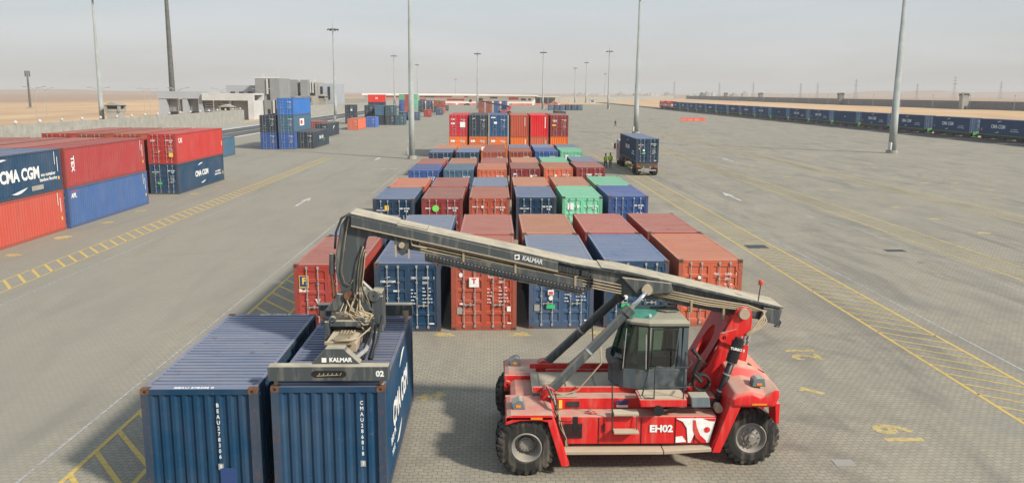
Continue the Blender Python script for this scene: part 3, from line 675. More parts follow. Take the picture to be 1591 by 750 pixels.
# ------------------------------------------------------------------ light masts
def mast_proto():
    e=empty('light_mast',(0,0,0),'x','light mast','tall floodlight masts in the yard')
    mb=MB(); mb.lathe([(-.0,.78),(.45,.78),(.45,.0)],(0,0,0),'z',16); build(mb,'footing',M['conc'],e)
    mb=MB(); mb.lathe([(.4,.0),(.4,.52),(8,.46),(8,.43),(18,.33),(18,.30),(29.4,.19),(29.4,0)],(0,0,0),'z',20); build(mb,'pole',M['pole'],e,smooth=True)
    mb=MB(); mb.box(-.75,-.45,-.2,.2,.5,1.6); build(mb,'control_box',M['whitewall'],e,bevel=.02)
    mb=MB(); mb.lathe([(0,1.15),(.12,1.15),(.12,1.3),(0,1.3),(0,1.15)],(0,0,28.9),'z',24); 
    for i in range(8):
        a=i*math.pi/4; mb.tube([(0,0,29.2),(1.25*math.cos(a),1.25*math.sin(a),29)],.04,5)
    build(mb,'head_ring',M['lamp'],e)
    for i in range(8):
        a=i*math.pi/4+.2; mb=MB(); mb.box(-.25,.25,-.38,.38,-.22,.10)
        o=build(mb,'floodlight',M['lamp'],e); o.location=(1.65*math.cos(a),1.65*math.sin(a),28.9); o.rotation_euler=(0,R(28),a)
    mb=MB(); mb.tube([(0,0,29.4),(0,0,31.6)],.04,6,r1=.015); build(mb,'lightning_rod',M['lamp'],e)
    return e
mast=mast_proto(); index_kids()
ml=[(-10.9,110.7,1.0,'tall pale floodlight mast standing left of the two tier red stack'),(31.2,182,1.0,'tall floodlight mast rising behind the truck with the navy container'),(60.5,124.6,1.0,'tall floodlight mast in front of the train on the right'),(-94.6,203.5,1.05,'thick pale mast rising behind the left container block'),
 (-48.5,257,.94,'floodlight mast right of the three storey office building'),(-62,525,1.06,'floodlight mast left of the white warehouse end'),(-62.2,685,1.05,'small far mast just right of the near tall mast'),(-31.7,696,.66,'short far mast above the warehouse roof'),(-8.5,437,.98,'floodlight mast above the crimson container'),(26,444,1.02,'floodlight mast above the maroon container'),
 (71,733,1.03,'thin far mast right of the canopy'),(81,736,1.2,'taller far mast beside the thin one'),(62,452,1.06,'floodlight mast left of the tallest near mast'),(145,1093,1.15,'faint farthest mast beside the locomotive track')]
for i,(x,y,s_,lab) in enumerate(ml):
    o=mast if i==0 else copy_tree(mast)
    o.location=(x,y,0); w_=s_*(.78 if i==0 else 1.1 if i in (1,2,3) else 1.0); o.scale=(w_,w_,s_); o['label']=lab; o.rotation_euler.z=.3*i
# dark telecom pole (leans slightly in the photo only by perspective)
for x,y,h,r_,lab in ((-114,300,46,1.05,'dark thick telecom mast rising behind the gate building'),(-230,420,17.8,.6,'dark telecom tower far out in the desert at left')):
    e=empty('telecom_mast',(x,y,0),lab,'mast','dark telecom masts')
    mb=MB(); n=int(h/6)
    for i in range(n+1):
        mb.lathe([(i*6,r_*(1-.45*i*6/h)),(i*6+5.8,r_*(1-.45*(i*6+5.8)/h)),(i*6+5.8,r_*(1-.45*(i*6+5.8)/h)+.10),(i*6+6,r_*(1-.45*(i*6+6)/h)+.10)] if i*6+6<=h+1 else [(i*6,.6),(h,.55)],(0,0,0),'z',12)
    build(mb,'pole',M['pole_dark'],e)
    mb=MB()
    for i in range(3):
        a=i*2.1; mb.box(1.0*math.cos(a)-.25,1.0*math.cos(a)+.25,1.0*math.sin(a)-.2,1.0*math.sin(a)+.2,h-2.5,h+.3)
    build(mb,'antenna',M['pole_dark'],e)
    mb=MB(); mb.box(-r_*2,r_*2,-r_*2,r_*2,0,.6); build(mb,'footing',M['conc'],e)
# street lamps along the boundary road
e=empty('street_lamp',(0,0,0),'x','street lamp','double armed street lamps along the wall')
mb=MB(); mb.lathe([(0,.16),(.5,.16),(.5,.09),(9.0,.06),(9.0,0)],(0,0,0),'z',8); build(mb,'pole',M['galv'],e)
for s_ in (-1,1):
    mb=MB(); mb.tube([(0,0,8.9),(s_*1.0,0,9.35),(s_*2.3,0,9.6)],.05,6); a=build(mb,'arm',M['galv'],e); mb=MB(); mb.box(s_*2.3-.0*s_,s_*3.2,-.16,.16,9.56,9.72) if s_>0 else mb.box(-3.2,-2.3,-.16,.16,9.56,9.72); build(mb,'lamp_head',M['galv'],a)
lamp=e; index_kids()
for i,(x,y,lab) in enumerate([(-117.6,217.5,'street lamp at the far left beside the telecom tower'),(-110.5,237,'street lamp just right of the thick pale mast'),(-98,262,'street lamp in front of the desert left of the gate'),(-89,239,'street lamp in front of the gate building left bay'),(-84.5,262,'street lamp in front of the gate building right bay'),(-80,290,'street lamp between gate and office building'),(-156,377,'small far street lamp on the desert road'),(-156,295,'single small street lamp behind the left wall'),(-122,300,'second small street lamp behind the gate wall'),(-72.5,330,'street lamp in front of the office block right wing')]):
    o=lamp if i==0 else copy_tree(lamp); o.location=(x,y,0); o['label']=lab; o.rotation_euler.z=R(8*((i%3)-1))
# ------------------------------------------------------------------ walls
def panel_wall(name,pts,h,label,mat,step=3.0,th=.2,lights=False,cap=.06):
    e=empty(name,(pts[0][0],pts[0][1],0),label,'wall')
    ox,oy=pts[0]; mb=MB(); mp_=MB(); k=0
    lm=MB()
    for (xa,ya),(xb,yb) in zip(pts,pts[1:]):
        L=math.hypot(xb-xa,yb-ya); n=max(1,round(L/step)); d=Vector(((xb-xa)/L,(yb-ya)/L)); nn=Vector((-d.y,d.x))
        for i in range(n):
            a=Vector((xa,ya))+d*(L*i/n+.04); b=Vector((xa,ya))+d*(L*(i+1)/n-.04)
            mb.prism([(a.x+nn.x*th/2,a.y+nn.y*th/2),(b.x+nn.x*th/2,b.y+nn.y*th/2),(b.x-nn.x*th/2,b.y-nn.y*th/2),(a.x-nn.x*th/2,a.y-nn.y*th/2)],-1,h,'z')
            p=Vector((xa,ya))+d*(L*i/n); s_=.13; mp_.box(p.x-s_,p.x+s_,p.y-s_,p.y+s_,-1,h+cap)
            if lights and k%2==0: lm.lathe([(-.28,0),(-.2,.2),(0,.28),(.2,.2),(.28,0)],(p.x,p.y,h+.38),'z',8)
            k+=1
    build(mb,'panel',M[mat],e,(ox,oy,0)); build(mp_,'post',M[mat],e,(ox,oy,0))
    if lights: build(lm,'globe_lamp',M['whitewall'],e,(ox,oy,0))
    return e
panel_wall('boundary_wall',[(-74,90),(-71.2,156),(-70.8,238)],3.6,'grey concrete panel wall with small globe lamps along the left of the yard','conc',3.2,lights=True)
panel_wall('boundary_wall',[(-71,300),(-69,320),(-64.6,372),(-63.6,430),(-63,520),(-60,600)],3.6,'concrete panel wall running from the office building to the warehouse','conc',3.2)
panel_wall('boundary_wall',[(292,300),(288,450),(285,700),(290,1000),(300,1300)],5.0,'long dark grey wall behind the train','conc_grey',12.0)
panel_wall('boundary_wall',[(60,780),(120,820),(200,1100),(285,1320)],5.0,'pale far wall between the canopy and the dark wall','conc',12.0)
# posts along the right wall
mb=MB(); mb.tube([(0,0,0),(0,0,7.5)],.10,6); mb.lathe([(-.35,0),(-.25,.28),(0,.35),(.25,.28),(.35,0)],(0,0,7.7),'z',8)
e0=empty('lamp_post',(0,0,0),'x','lamp post','thin lamp posts before the dark wall'); build(mb,'pole',M['galv'],e0); index_kids()
for i in range(14):
    o=e0 if i==0 else copy_tree(e0); o.location=(280,360+i*42,0.6)
    o['label']='thin pale lamp post before the dark wall, %s from the right picture edge'%ORD[i]
# guard towers
def tower(x,y,h,label,s=1.,mat='conc'):
    e=empty('guard_tower',(x,y,0),label,'guard tower','guard towers on the walls')
    a=1.4*s; mb=MB(); mb.box(-a,a,-a,a,-1,h-1.8); build(mb,'shaft',M[mat],e)
    mb=MB(); 
    for sx in (-1,1):
        for sy in (-1,1): mb.box(sx*a-.25*s,sx*a+.25*s,sy*a-.25*s,sy*a+.25*s,h-1.8,h-.3)
    mb.box(-a-.1,a+.1,-a-.1,a+.1,h-1.8,h-1.2); build(mb,'lookout',M[mat],e)
    mb=MB(); mb.box(-a*.9,a*.9,-a*.9,a*.9,h-1.2,h-.3); build(mb,'window',M['darkwin'],e)
    mb=MB(); mb.prism([(-a*1.35,h-.3),(a*1.35,h-.3),(0,h+.5)],-a*1.3,a*1.3,'y'); build(mb,'roof',M['beigewall'],e)
    mb=MB(); mb.box(-.5,.5,-a-.03,-a+.05,0,2.1); build(mb,'door',M['dark'],e)
tower(-91.0,203,5.6,'small guard tower with tiled roof beside the thick pale mast',1.1); tower(-76,240,4.6,'small guard post where the left wall ends',1.1,'beigewall'); tower(-70.5,345,7.2,'guard tower on the wall by the office block',1.3,'beigewall')
for i,(x,y) in enumerate(((283,498),(284,680),(290,905),(295,1060),(299,1200))): tower(x,y,9.6,'grey guard tower on the dark wall, %s from the right'%ORD[i],1.35,'conc_grey' if i else 'conc')
# ------------------------------------------------------------------ buildings left
e=empty('gate_building',(-90,262,0),'wide white gate portal with three open bays behind the left wall','gate building')
O=(-90,262,0)
def bb(name,mat,*boxes,parent=None,O=O,bevel=0):
    mb=MB()
    for b_ in boxes: mb.box(*b_)
    return build(mb,name,M[mat],parent,O,bevel=bevel)
bb('wall','palewall',(-104,-101.6,262,272,0,6.4),(-96.7,-95.2,262,272,0,6.4),(-91.8,-90.6,262,272,0,6.4),(-101.6,-90.6,271,272,0,1.5),parent=e)
bb('roof_beam','palewall',(-104.2,-88.5,261.8,272.2,6.4,8.6),parent=e)
bb('wall','whitewall',(-90.3,-74.5,261,262.5,5.9,8.1),(-76.2,-74.5,261,273,0,5.9),(-82.4,-81.8,262,272,0,5.9),(-90.3,-74.5,272,273,0,8.1),(-90.3,-74.5,262.5,272,7.6,8.1),parent=e)
for b_ in ((-81.5,-76.3,263,263.2,0,5.8),(-101.4,-96.8,264,264.2,2.4,6.2),(-95,-92,264,264.2,2.4,6.2)): bb('shutter','greywall',b_,parent=e)
mb=MB()
for i in range(10): mb.box(-90.2,-82.5,263.2,263.3,.3+i*.55,.55+i*.55)
build(mb,'louvre',M['palewall'],e,O)
e=empty('office_building',(-80,300,0),'grey three storey office building with tall slit windows','office building')
O=(-80,300,0)
bb('tower_block','greywall',(-83.6,-75.2,296,312,0,13.3),parent=e,O=O)
bb('lower_block','palewall',(-95,-83.7,300,318,0,10.8),parent=e,O=O)
bb('wing','beigewall',(-92,-73.2,345,365,0,12.6),parent=e,O=O)
bb('end_block','palewall',(-73.1,-66.0,350,372,0,12.0),parent=e,O=O)
for i,x in enumerate((-91.5,-87.0,-82.6,-78.3)):
    bb('bay','greywall',(x,x+3.0,341.5,345,6.5,13.4),parent=e,O=O)
for x,z0,z1 in ((-79.6,7.6,13.0),(-82.5,1.2,5.8),(-77.6,1.0,5.8)):
    f=bb('window','darkwin',(x,x+1.1,295.9,296.05,z0-1.8,z1),parent=e,O=O); bb('fin','whitewall',(x+.0,x+.55,295.5,295.89,z0+.2,z1),parent=f,O=O)
for x in (-88.3,-84.0,-83.2,-79.5,-74.9,-73.9):
    f=bb('window','darkwin',(x,x+.8,344.8,344.98,7.2,12.0),parent=e,O=O); bb('fin','whitewall',(x-.25,x+.25,344.3,344.78,8.2,12.8),parent=f,O=O)
for x in (-72.0,-69.0): bb('window','darkwin',(x,x+1.0,349.85,349.98,5.5,10.8),parent=e,O=O)
bb('portico','beigewall',(-78.5,-71.5,332,344,0,7.0),parent=e,O=O)
for i in range(4): bb('window','darkwin',(-76.6+i*1.3,-76+i*1.3,331.85,331.98,4.8,6.4),parent=e,O=O)
bb('roof_dish','whitewall',(-82,-81.5,300,300.4,13.3,14.6),(-77,-76.4,300,300.4,13.3,15),parent=e,O=O)
for i in range(5): bb('roof_unit','whitewall',(-90+i*3.6,-88.6+i*3.6,350,352,12.61,13.5),parent=e,O=O)
bb('parapet','brightwhite',(-83.7,-75.1,295.9,296.3,13.31,13.5),parent=e,O=O)
for x in (-93.5,-90.5,-87.5): bb('window','darkwin',(x,x+1.6,299.85,299.98,6.2,8.6),parent=e,O=O)
for x in (-82.0,-79.5,-77.2): bb('window','darkwin',(x,x+.9,295.86,295.97,1.0,2.6),parent=e,O=O)
e=empty('low_shed',(-63,460,0),'long low pale shed beyond the office block','shed'); O=(-63,460,0)
bb('wall','beigewall',(-82,-66.5,440,520,0,5.2),parent=e,O=O); 
for i in range(5): bb('door','palewall',(-66.45,-66.3,446+i*13,454+i*13,0,4),parent=e,O=O)
# warehouse
e=empty('warehouse',(-35,680,0),'long low white warehouse with red window bands across the far end of the yard','warehouse'); O=(-35,680,0)
bb('wall','brightwhite',(-105,33.5,680,720,0,6.0),parent=e,O=O)
mb=MB(); mb.prism([(-106,6.01),(36,6.01),(36,6.5),(-30,7.4),(-106,7.6)],676,722,'y'); build(mb,'roof',M['brightwhite'],e,O)
for x0,x1,z0,z1 in ((-60,-34,4.6,5.5),(-60,-55,1.8,3.2),(-38,-24,2.0,3.4),(-100,-70,4.4,5.4),(12,20,2.8,4.8),(-24,-21,4.6,5.5)): bb('red_band','redwall',(x0,x1,679.8,679.97,z0,z1),parent=e,O=O)
for x0,x1,z0,z1 in ((-14,-9,0,4),(-20,-18,1,3),(22,26,2.4,3.9),(28,30,2.4,3.9),(-3,3,3.8,5.0),(-56,-48,4.5,5.5)): bb('window','darkwin',(x0,x1,679.75,679.94,z0,z1),parent=e,O=O)
e=empty('canopy',(44,690,0),'open flat roofed canopy with dark interior at the right end of the warehouse','canopy'); O=(44,690,0)
bb('roof','whitewall',(34,54,682,710,4.9,5.5),parent=e,O=O); bb('back_wall','greywall',(34,52,709,710,0,4.9),(34,34.4,684,709,0,4.9),parent=e,O=O)
for x in (38,44,53.5): bb('post','galv',(x,x+.4,682.5,682.9,0,4.9),parent=e,O=O)
# guard booths
for x,y,lab in ((82,694,'white guard booth near the far wall opening'),(122,560,'small white booth beside the sand bank')):
    e=empty('guard_booth',(x,y,0),lab,'booth'); O=(x,y,0); bb('wall','whitewall',(x-2.2,x+2.2,y,y+3,0,3.2),parent=e,O=O); bb('roof','whitewall',(x-2.6,x+2.6,y-.4,y+3.4,3.21,3.5),parent=e,O=O); bb('window','darkwin',(x-1.2,x+1.2,y-.06,y-.02,1.2,2.4),parent=e,O=O)
# red and white water barriers
mb=MB(); prof=[(-.28,0),(.28,0),(.24,.28),(.12,.6),(.10,1.0),(-.10,1.0),(-.12,.6),(-.24,.28)]
mb.prism(prof,-.95,.95,'x'); bm_=mb.mesh('road_barrier'); bm_.materials.append(M['barrier']); bw=bm_.copy(); bw.materials.clear(); bw.materials.append(M['barrier_w'])
def barrier(x,y,rz,lab,gp,me=bm_):
    o=bpy.data.objects.new('road_barrier',me); COL.objects.link(o); o.location=(x,y,0); o.rotation_euler=(0,0,rz); tag(o,lab,'barrier',gp)
for i in range(4): barrier(61.4+i*2.0,268-.1*i,R(3*((i*7)%3-1)),'red plastic barrier in the short row on the open yard, %s from left'%ORD[i],'short row of red barriers')
for i in range(44): barrier(-34+i*2.0,590+.9*math.sin(i*.7),R(random.uniform(-15,15)),'red and white plastic barrier in the long line before the warehouse','line of barriers before the warehouse',bw if i%9==4 else bm_)
# ------------------------------------------------------------------ train
GT='navy containers riding on the train'; LW=14.2; PIT=17.6
navt=(.020,.062,.145)
for L_,H_ in ((LW,2.9),): pass
def wagon_proto():
    e=empty('flat_wagon',(0,0,0),'x','rail wagon','flat wagons of the train')
    mb=MB(); mb.box(.25,2.2,-.9,LW+.9,.90,1.16); mb.box(.12,.25,-.3,LW+.3,.80,1.14); mb.box(2.2,2.33,-.3,LW+.3,.80,1.14); build(mb,'frame',M['dark'],e)
    mb=MB(); mb.box(.05,.16,-.7,LW+.7,1.17,1.28); mb.box(2.28,2.4,-.7,LW+.7,1.17,1.28); mb.box(.16,2.28,-.7,-.5,1.17,1.28); mb.box(.16,2.28,LW+.5,LW+.7,1.17,1.28); build(mb,'top_rail',M['greenframe'],e)
    mb=MB(); mb.box(.9,1.55,-1.5,-.9,.85,1.1); mb.box(.9,1.55,LW+.9,LW+1.5,.85,1.1); mb.box(.3,2.15,-.95,-.75,.7,1.45); build(mb,'coupler',M['greenframe'],e)
    mb=MB(); mb.box(.3,2.1,4.8,9.2,.5,.97); mb.box(.1,.6,6,8,.45,.9); build(mb,'underframe',M['dark'],e)
    for y in (.6,LW-2.6):
        b=MB(); b.box(.4,.55,y-.1,y+2.1,.42,.75); b.box(1.9,2.05,y-.1,y+2.1,.42,.75); b.box(.6,1.85,y+.8,y+1.2,.5,.97); bo=build(b,'bogie',M['dark'],e)
        for yy in (y+.1,y+1.9):
            wmb=MB(); wmb.lathe([(.35,0),(.35,.46),(.50,.46),(.5,0)],(0,yy,.80),'x',16); wmb.lathe([(1.95,0),(1.95,.46),(2.1,.46),(2.1,0)],(0,yy,.80),'x',16); wmb.tube([(.4,yy,.8),(2.05,yy,.8)],.08,6); build(wmb,'wheel',M['dark'],bo)
    return e
wg=wagon_proto(); index_kids(); wp=wg
for i in range(18):
    y0=129.5+PIT*i
    o=wp if i==0 else copy_tree(wg); o.location=(95.28,y0,0.02); o['label']='flat wagon with green frame, %s of the train from the right'%ORD[i]
    if i==10: c_=navt
    cc=navt if i not in (4,11) else (.02,.05,.12)
    q=container(95.28,y0,1.30,LW,2.9,cc,'navy container on the train, %s from the right end'%ORD[i],GT,'door',castings=False,detail=(i<8),marks=(i<8),jit=.0)
    if i in (5,8,12): o_=plate(q,(.005,7,1.5),.6,.3,'left','white','sticker'); continue
    letter('CMA CGM',q,(.008,8.2,1.5),.95,'left',bold=.03,sx=1.0); plate(q,(.008,7.9,2.35),1.5,.42,'left','white','emblem','swoosh'); p_=plate(q,(.008,8.4,.62),1.5,.42,'left','white','emblem','swoosh'); p_.scale=(-1,-1,1)
    if i<9: letter('eco container\nbamboo flooring',q,(.008,3.2,1.02),.36,'left',bold=.01)
    plate(q,(.008,13.4,.9),.3,.45,'left','orange')
for k in range(2):
    y=129.5+PIT*18+k*17
    e=empty('locomotive',(96.5,y,0),'red and white diesel locomotive, %s at the head of the train'%('rear one' if k==0 else 'front one'),'locomotive','locomotives of the train'); O=(96.5,y,0)
    bb('body','redwall',(95.1,97.9,y,y+15,1.4,3.6),parent=e,O=O); bb('cab','redwall',(95.0,98.0,y+.5,y+3.2,3.61,4.5),(95,98,y+11,y+13.5,3.61,4.5),parent=e,O=O); bb('stripe','whitewall',(95.06,95.1,y,y+15,2.0,2.9),(95.1,97.9,y-.04,y,2.0,2.9),parent=e,O=O)
    bb('window','darkwin',(95.3,97.7,y+.44,y+.48,3.7,4.3),parent=e,O=O); bb('frame','dark',(95.2,97.8,y-.5,y+15.5,.95,1.38),parent=e,O=O); bb('bogie','dark',(95.5,97.5,y+1,y+4.5,.35,.94),(95.5,97.5,y+10.5,y+14,.35,.94),parent=e,O=O)
# pylons and far town
def pylon(x,y,h,lab):
    e=empty('power_pylon',(x,y,0),lab,'pylon','power pylons on the desert horizon')
    mb=MB(); a=h*.09
    for sx in (-1,1):
        for sy in (-1,1): mb.tube([(sx*a,sy*a,-1),(sx*a*.25,sy*a*.25,h*.65),(sx*a*.12,sy*a*.12,h)],.10,4)
    for i in range(6):
        z0=h*.65*i/6; z1=h*.65*(i+1)/6; w0=a*(1-.75*i/6); w1=a*(1-.75*(i+1)/6)
        for sy in (-1,1): mb.tube([(-w0,sy*w0,z0),(w1,sy*w1,z1)],.08,4); mb.tube([(w0,sy*w0,z0),(-w1,sy*w1,z1)],.08,4)
    build(mb,'tower',M['lamp'],e)
    for z,w_ in ((.68,.16),(.80,.13),(.92,.10)):
        m2=MB(); m2.prism([(-h*w_,h*z),(0,h*z-h*.012),(h*w_,h*z),(0,h*z+h*.012)],-.1,.1,'y'); build(m2,'crossarm',M['lamp'],e)
for i,(x,y,h) in enumerate(((833,1500,41),(918,1500,33),(765,1500,28),(653,1500,35),(560,1520,28),(560,1800,33),(500,1850,33),(410,1900,36),(330,1950,33),(700,1800,33))): pylon(x,y,h,'faint power pylon on the right horizon, %s in the line by height'%ORD[i])
random.seed(5)
for i in range(26):
    x=random.uniform(270,800); mb=MB(); wd=random.uniform(8,22); h=random.uniform(3,11); mb.box(-wd/2,wd/2,0,20,-2,h); mb.box(-wd/4,wd/8,2,12,h+.01,h+4)
    o=build(mb,'far_house',M['whitewall'] if i%2 else M['beigewall']); o.location=(x,2700+random.uniform(-200,200),0); tag(o,'faint pale building of the hazy town on the horizon','building','hazy town buildings on the horizon')
# ------------------------------------------------------------------ wheels
def wheel(parent,cx,y0,y1,cz,Rr,side,rimr=.36,deep=False,lugs=24,tyre_mat='tyre',lug=True):
    """tyre between y0 and y1 (y0 outer face toward side), axis y"""
    wd=abs(y1-y0); mb=MB(); s=1 if y1>y0 else -1
    pr=[(0.03,rimr),(0,rimr+.05),(0.0,Rr-.16),(.04,Rr-.05),(.10,Rr-.02),(wd-.10,Rr-.02),(wd-.04,Rr-.05),(wd,Rr-.16),(wd,rimr+.05),(wd-.03,rimr)]
    mb.lathe([(s*a,r_) for a,r_ in pr],(cx,y0,cz),'y',40)
    if lug:
        for i in range(lugs):
            t=2*math.pi*i/lugs; t2=t+math.pi/lugs
            for (tt,a0,a1) in ((t,.0,wd*.56),(t2,wd*.44,wd)):
                dt=.072
                n=len(mb.v); 
                def P_(a,r_,q): mb.v.append((cx+r_*math.cos(q),y0+s*a,cz+r_*math.sin(q)))
                sh=.06
                if a0==0: 
                    P_(-.006,Rr-.17,tt-dt*.6);P_(-.006,Rr-.17,tt+dt*.6);P_(.02,Rr-.03,tt+dt);P_(.02,Rr-.03,tt-dt);P_(.08,Rr+.012,tt-dt);P_(.08,Rr+.012,tt+dt);P_(a1,Rr+.012,tt+dt+sh);P_(a1,Rr+.012,tt-dt+sh);P_(a1,Rr-.04,tt+dt+sh);P_(a1,Rr-.04,tt-dt+sh);P_(.08,Rr-.04,tt-dt);P_(.08,Rr-.04,tt+dt)
                else:
                    P_(wd+.006,Rr-.17,tt-dt*.6);P_(wd+.006,Rr-.17,tt+dt*.6);P_(wd-.02,Rr-.03,tt+dt);P_(wd-.02,Rr-.03,tt-dt);P_(wd-.08,Rr+.012,tt-dt);P_(wd-.08,Rr+.012,tt+dt);P_(a0,Rr+.012,tt+dt+sh);P_(a0,Rr+.012,tt-dt+sh);P_(a0,Rr-.04,tt+dt+sh);P_(a0,Rr-.04,tt-dt+sh);P_(wd-.08,Rr-.04,tt-dt);P_(wd-.08,Rr-.04,tt+dt)
                for q in ((0,1,2,3),(3,2,5,4),(4,5,6,7),(7,6,8,9),(3,4,10),(2,11,5),(4,7,9,10),(5,11,8,6),(0,3,10),(1,11,2)): mb.face([n+k_ for k_ in q])
    we=link('wheel',mb.mesh('wheel',ORG),parent,M[tyre_mat]); 
    mb=MB()
    if deep: pr=[(.02,rimr+.03),(.0,rimr+.0),(.04,rimr-.03),(.16,rimr-.06),(wd*.75,rimr-.09),(wd*.75,.18),(wd*.5,.17),(wd*.45,.10),(wd*.45,0)]
    else: pr=[(.02,rimr+.03),(.0,rimr),(.05,rimr-.04),(.10,rimr-.06),(.05,.17),(.0,.15),(-.0,.09),(-.05,.07),(-.05,0)]
    mb.lathe([(s*a,r_) for a,r_ in pr],(cx,y0,cz),'y',36)
    for i in range(10):
        t=2*math.pi*i/10; rb=.13 if deep else .215; a=wd*.42 if deep else .02
        mb.lathe([(s*(a-.02),0),(s*(a-.02),.017),(s*(a+.05),.017)],(cx+rb*math.cos(t),y0,cz+rb*math.sin(t)),'y',6)
    build(mb,'rim',M['rim'],we,ORG)
    return we
# ------------------------------------------------------------------ truck with container
def truck(x,y,lab,labc,cl,colr,rz=0,cab='whitewall',cont_L=L40,detail=True):
    global ORG
    ORG=(0,0,0)
    e=empty('container_truck',(x,y,0),lab,'truck',None,rz)
    mb=MB(); mb.box(.45,.65,.1,cont_L+.8,.95,1.2); mb.box(1.8,2.0,.1,cont_L+.8,.95,1.2)
    for yy in (.15,3,6,9,cont_L-.2): mb.box(.05,2.38,yy,yy+.18,1.2,1.36)
    mb.box(0.05,2.38,.05,.2,.80,1.2); build(mb,'trailer_frame',M['chassis'],e)
    mb=MB(); mb.box(-.0,.05,3.6,8.0,.55,.62); mb.box(-.0,.05,3.6,8.0,.85,.92); mb.box(-.0,.05,3.6,3.7,.5,1.2); mb.box(-.0,.05,7.9,8.0,.5,1.2); mb.box(2.38,2.43,3.6,8.0,.55,.62); mb.box(2.38,2.43,3.6,8,.85,.92); build(mb,'side_guard',M['yellow_rail'],e)
    mb=MB(); mb.box(.25,2.2,.0,.06,.52,.66); mb.box(.8,.9,.0,.06,.5,1.0); mb.box(1.5,1.6,0,.06,.5,1.); build(mb,'bumper',M['galv'],e)
    for xx in (.12,1.98): 
        mb=MB(); mb.box(xx,xx+.34,-.02,.045,.9,1.04); build(mb,'tail_light',M['beacon'],e)
    for xx in (.05,1.85):
        mb=MB(); mb.box(xx,xx+.55,.08,.10,.25,.8); build(mb,'mud_flap',M['rubber'],e)
    for yy in (.75,2.1):
        for y0,y1 in ((0.02,.55),(2.42,1.89)):
            # wheels turn about x here: built about y then rotated
            mb=MB(); mb.lathe([(0,.28),(0,.44),(.05,.5),(.48,.5),(.53,.44),(.53,.28),(.1,.22),(.1,0)],(y0 if y0<1 else 1.89,yy,.5),'x',24); we=build(mb,'wheel',M['tyre'],e)
            if y0>1: pass
    yc=cont_L+.9
    mb=MB(); prof=[(yc,.55),(yc+2.1,.55),(yc+2.15,1.6),(yc+1.95,3.0),(yc+1.6,3.15),(yc,3.15)]
    xoff=-.06; mb.prism(prof,xoff+.0,xoff+2.5,'x'); build(mb,'cab',M[cab],e,bevel=.05)
    for xx in (xoff-.012,xoff+2.5):
        mb=MB(); mb.prism([(yc+.95,1.75),(yc+1.95,1.75),(yc+1.8,2.7),(yc+.95,2.7)],xx,xx+.012,'x'); build(mb,'side_window',M['darkwin'],e)
        mb=MB(); mb.prism([(yc+.15,.9),(yc+.8,.9),(yc+.8,2.6),(yc+.15,2.6)],xx,xx+.010,'x'); build(mb,'side_stripe',M['redwall'],e)
    mb=MB(); mb.box(xoff-.32,xoff-.1,yc+1.75,yc+1.9,1.9,2.6); build(mb,'mirror',M['black'],e)
    mb=MB(); mb.box(xoff+.1,xoff+2.4,yc-2.4,yc-.1,.7,1.0); build(mb,'tractor_frame',M['chassis'],e)
    for yy in (yc-1.2,yc+1.2):
        for x0 in (-.02,1.85):
            mb=MB(); mb.lathe([(0,.28),(0,.44),(.05,.5),(.5,.5),(.55,.44),(.55,.28),(.1,.2),(.1,0)],(x0,yy,.5),'x',24); build(mb,'wheel',M['tyre'],e)
    c=container(x,y+.1,1.37,cont_L,H8,colr,labc,None,'door',rz,jit=0,marks=True)
    return e,c
ORG=(0,0,0)
e,c=truck(15.35,88.9,'truck with white cab seen from behind carrying a navy container','navy container loaded on the truck trailer at right of the block',L40,NAVY,rz=R(-.5))
cma_door(c); plate(c,(.85,-.03,1.05),.3,.18,'front','green_ink'); plate(c,(.82,-.03,1.35),.2,.2,'front','white'); plate(c,(.35,0,1.5),.2,.18,'front','yellow_ink','sticker','tri'); plate(c,(2.1,0,.25),.2,.06,'front','white')
letter('CMA CGM',c,(.008,6.3,1.4),.62,'left',bold=.03); plate(c,(.008,6.2,2.05),1.,.3,'left','white','emblem','swoosh'); letter('eco container\nbamboo flooring',c,(.008,2.2,1.0),.26,'left')
truck(16.3,217,'distant truck driving away beyond the tall stack','dark container on the distant truck beyond the tall stack',L40,DARK)
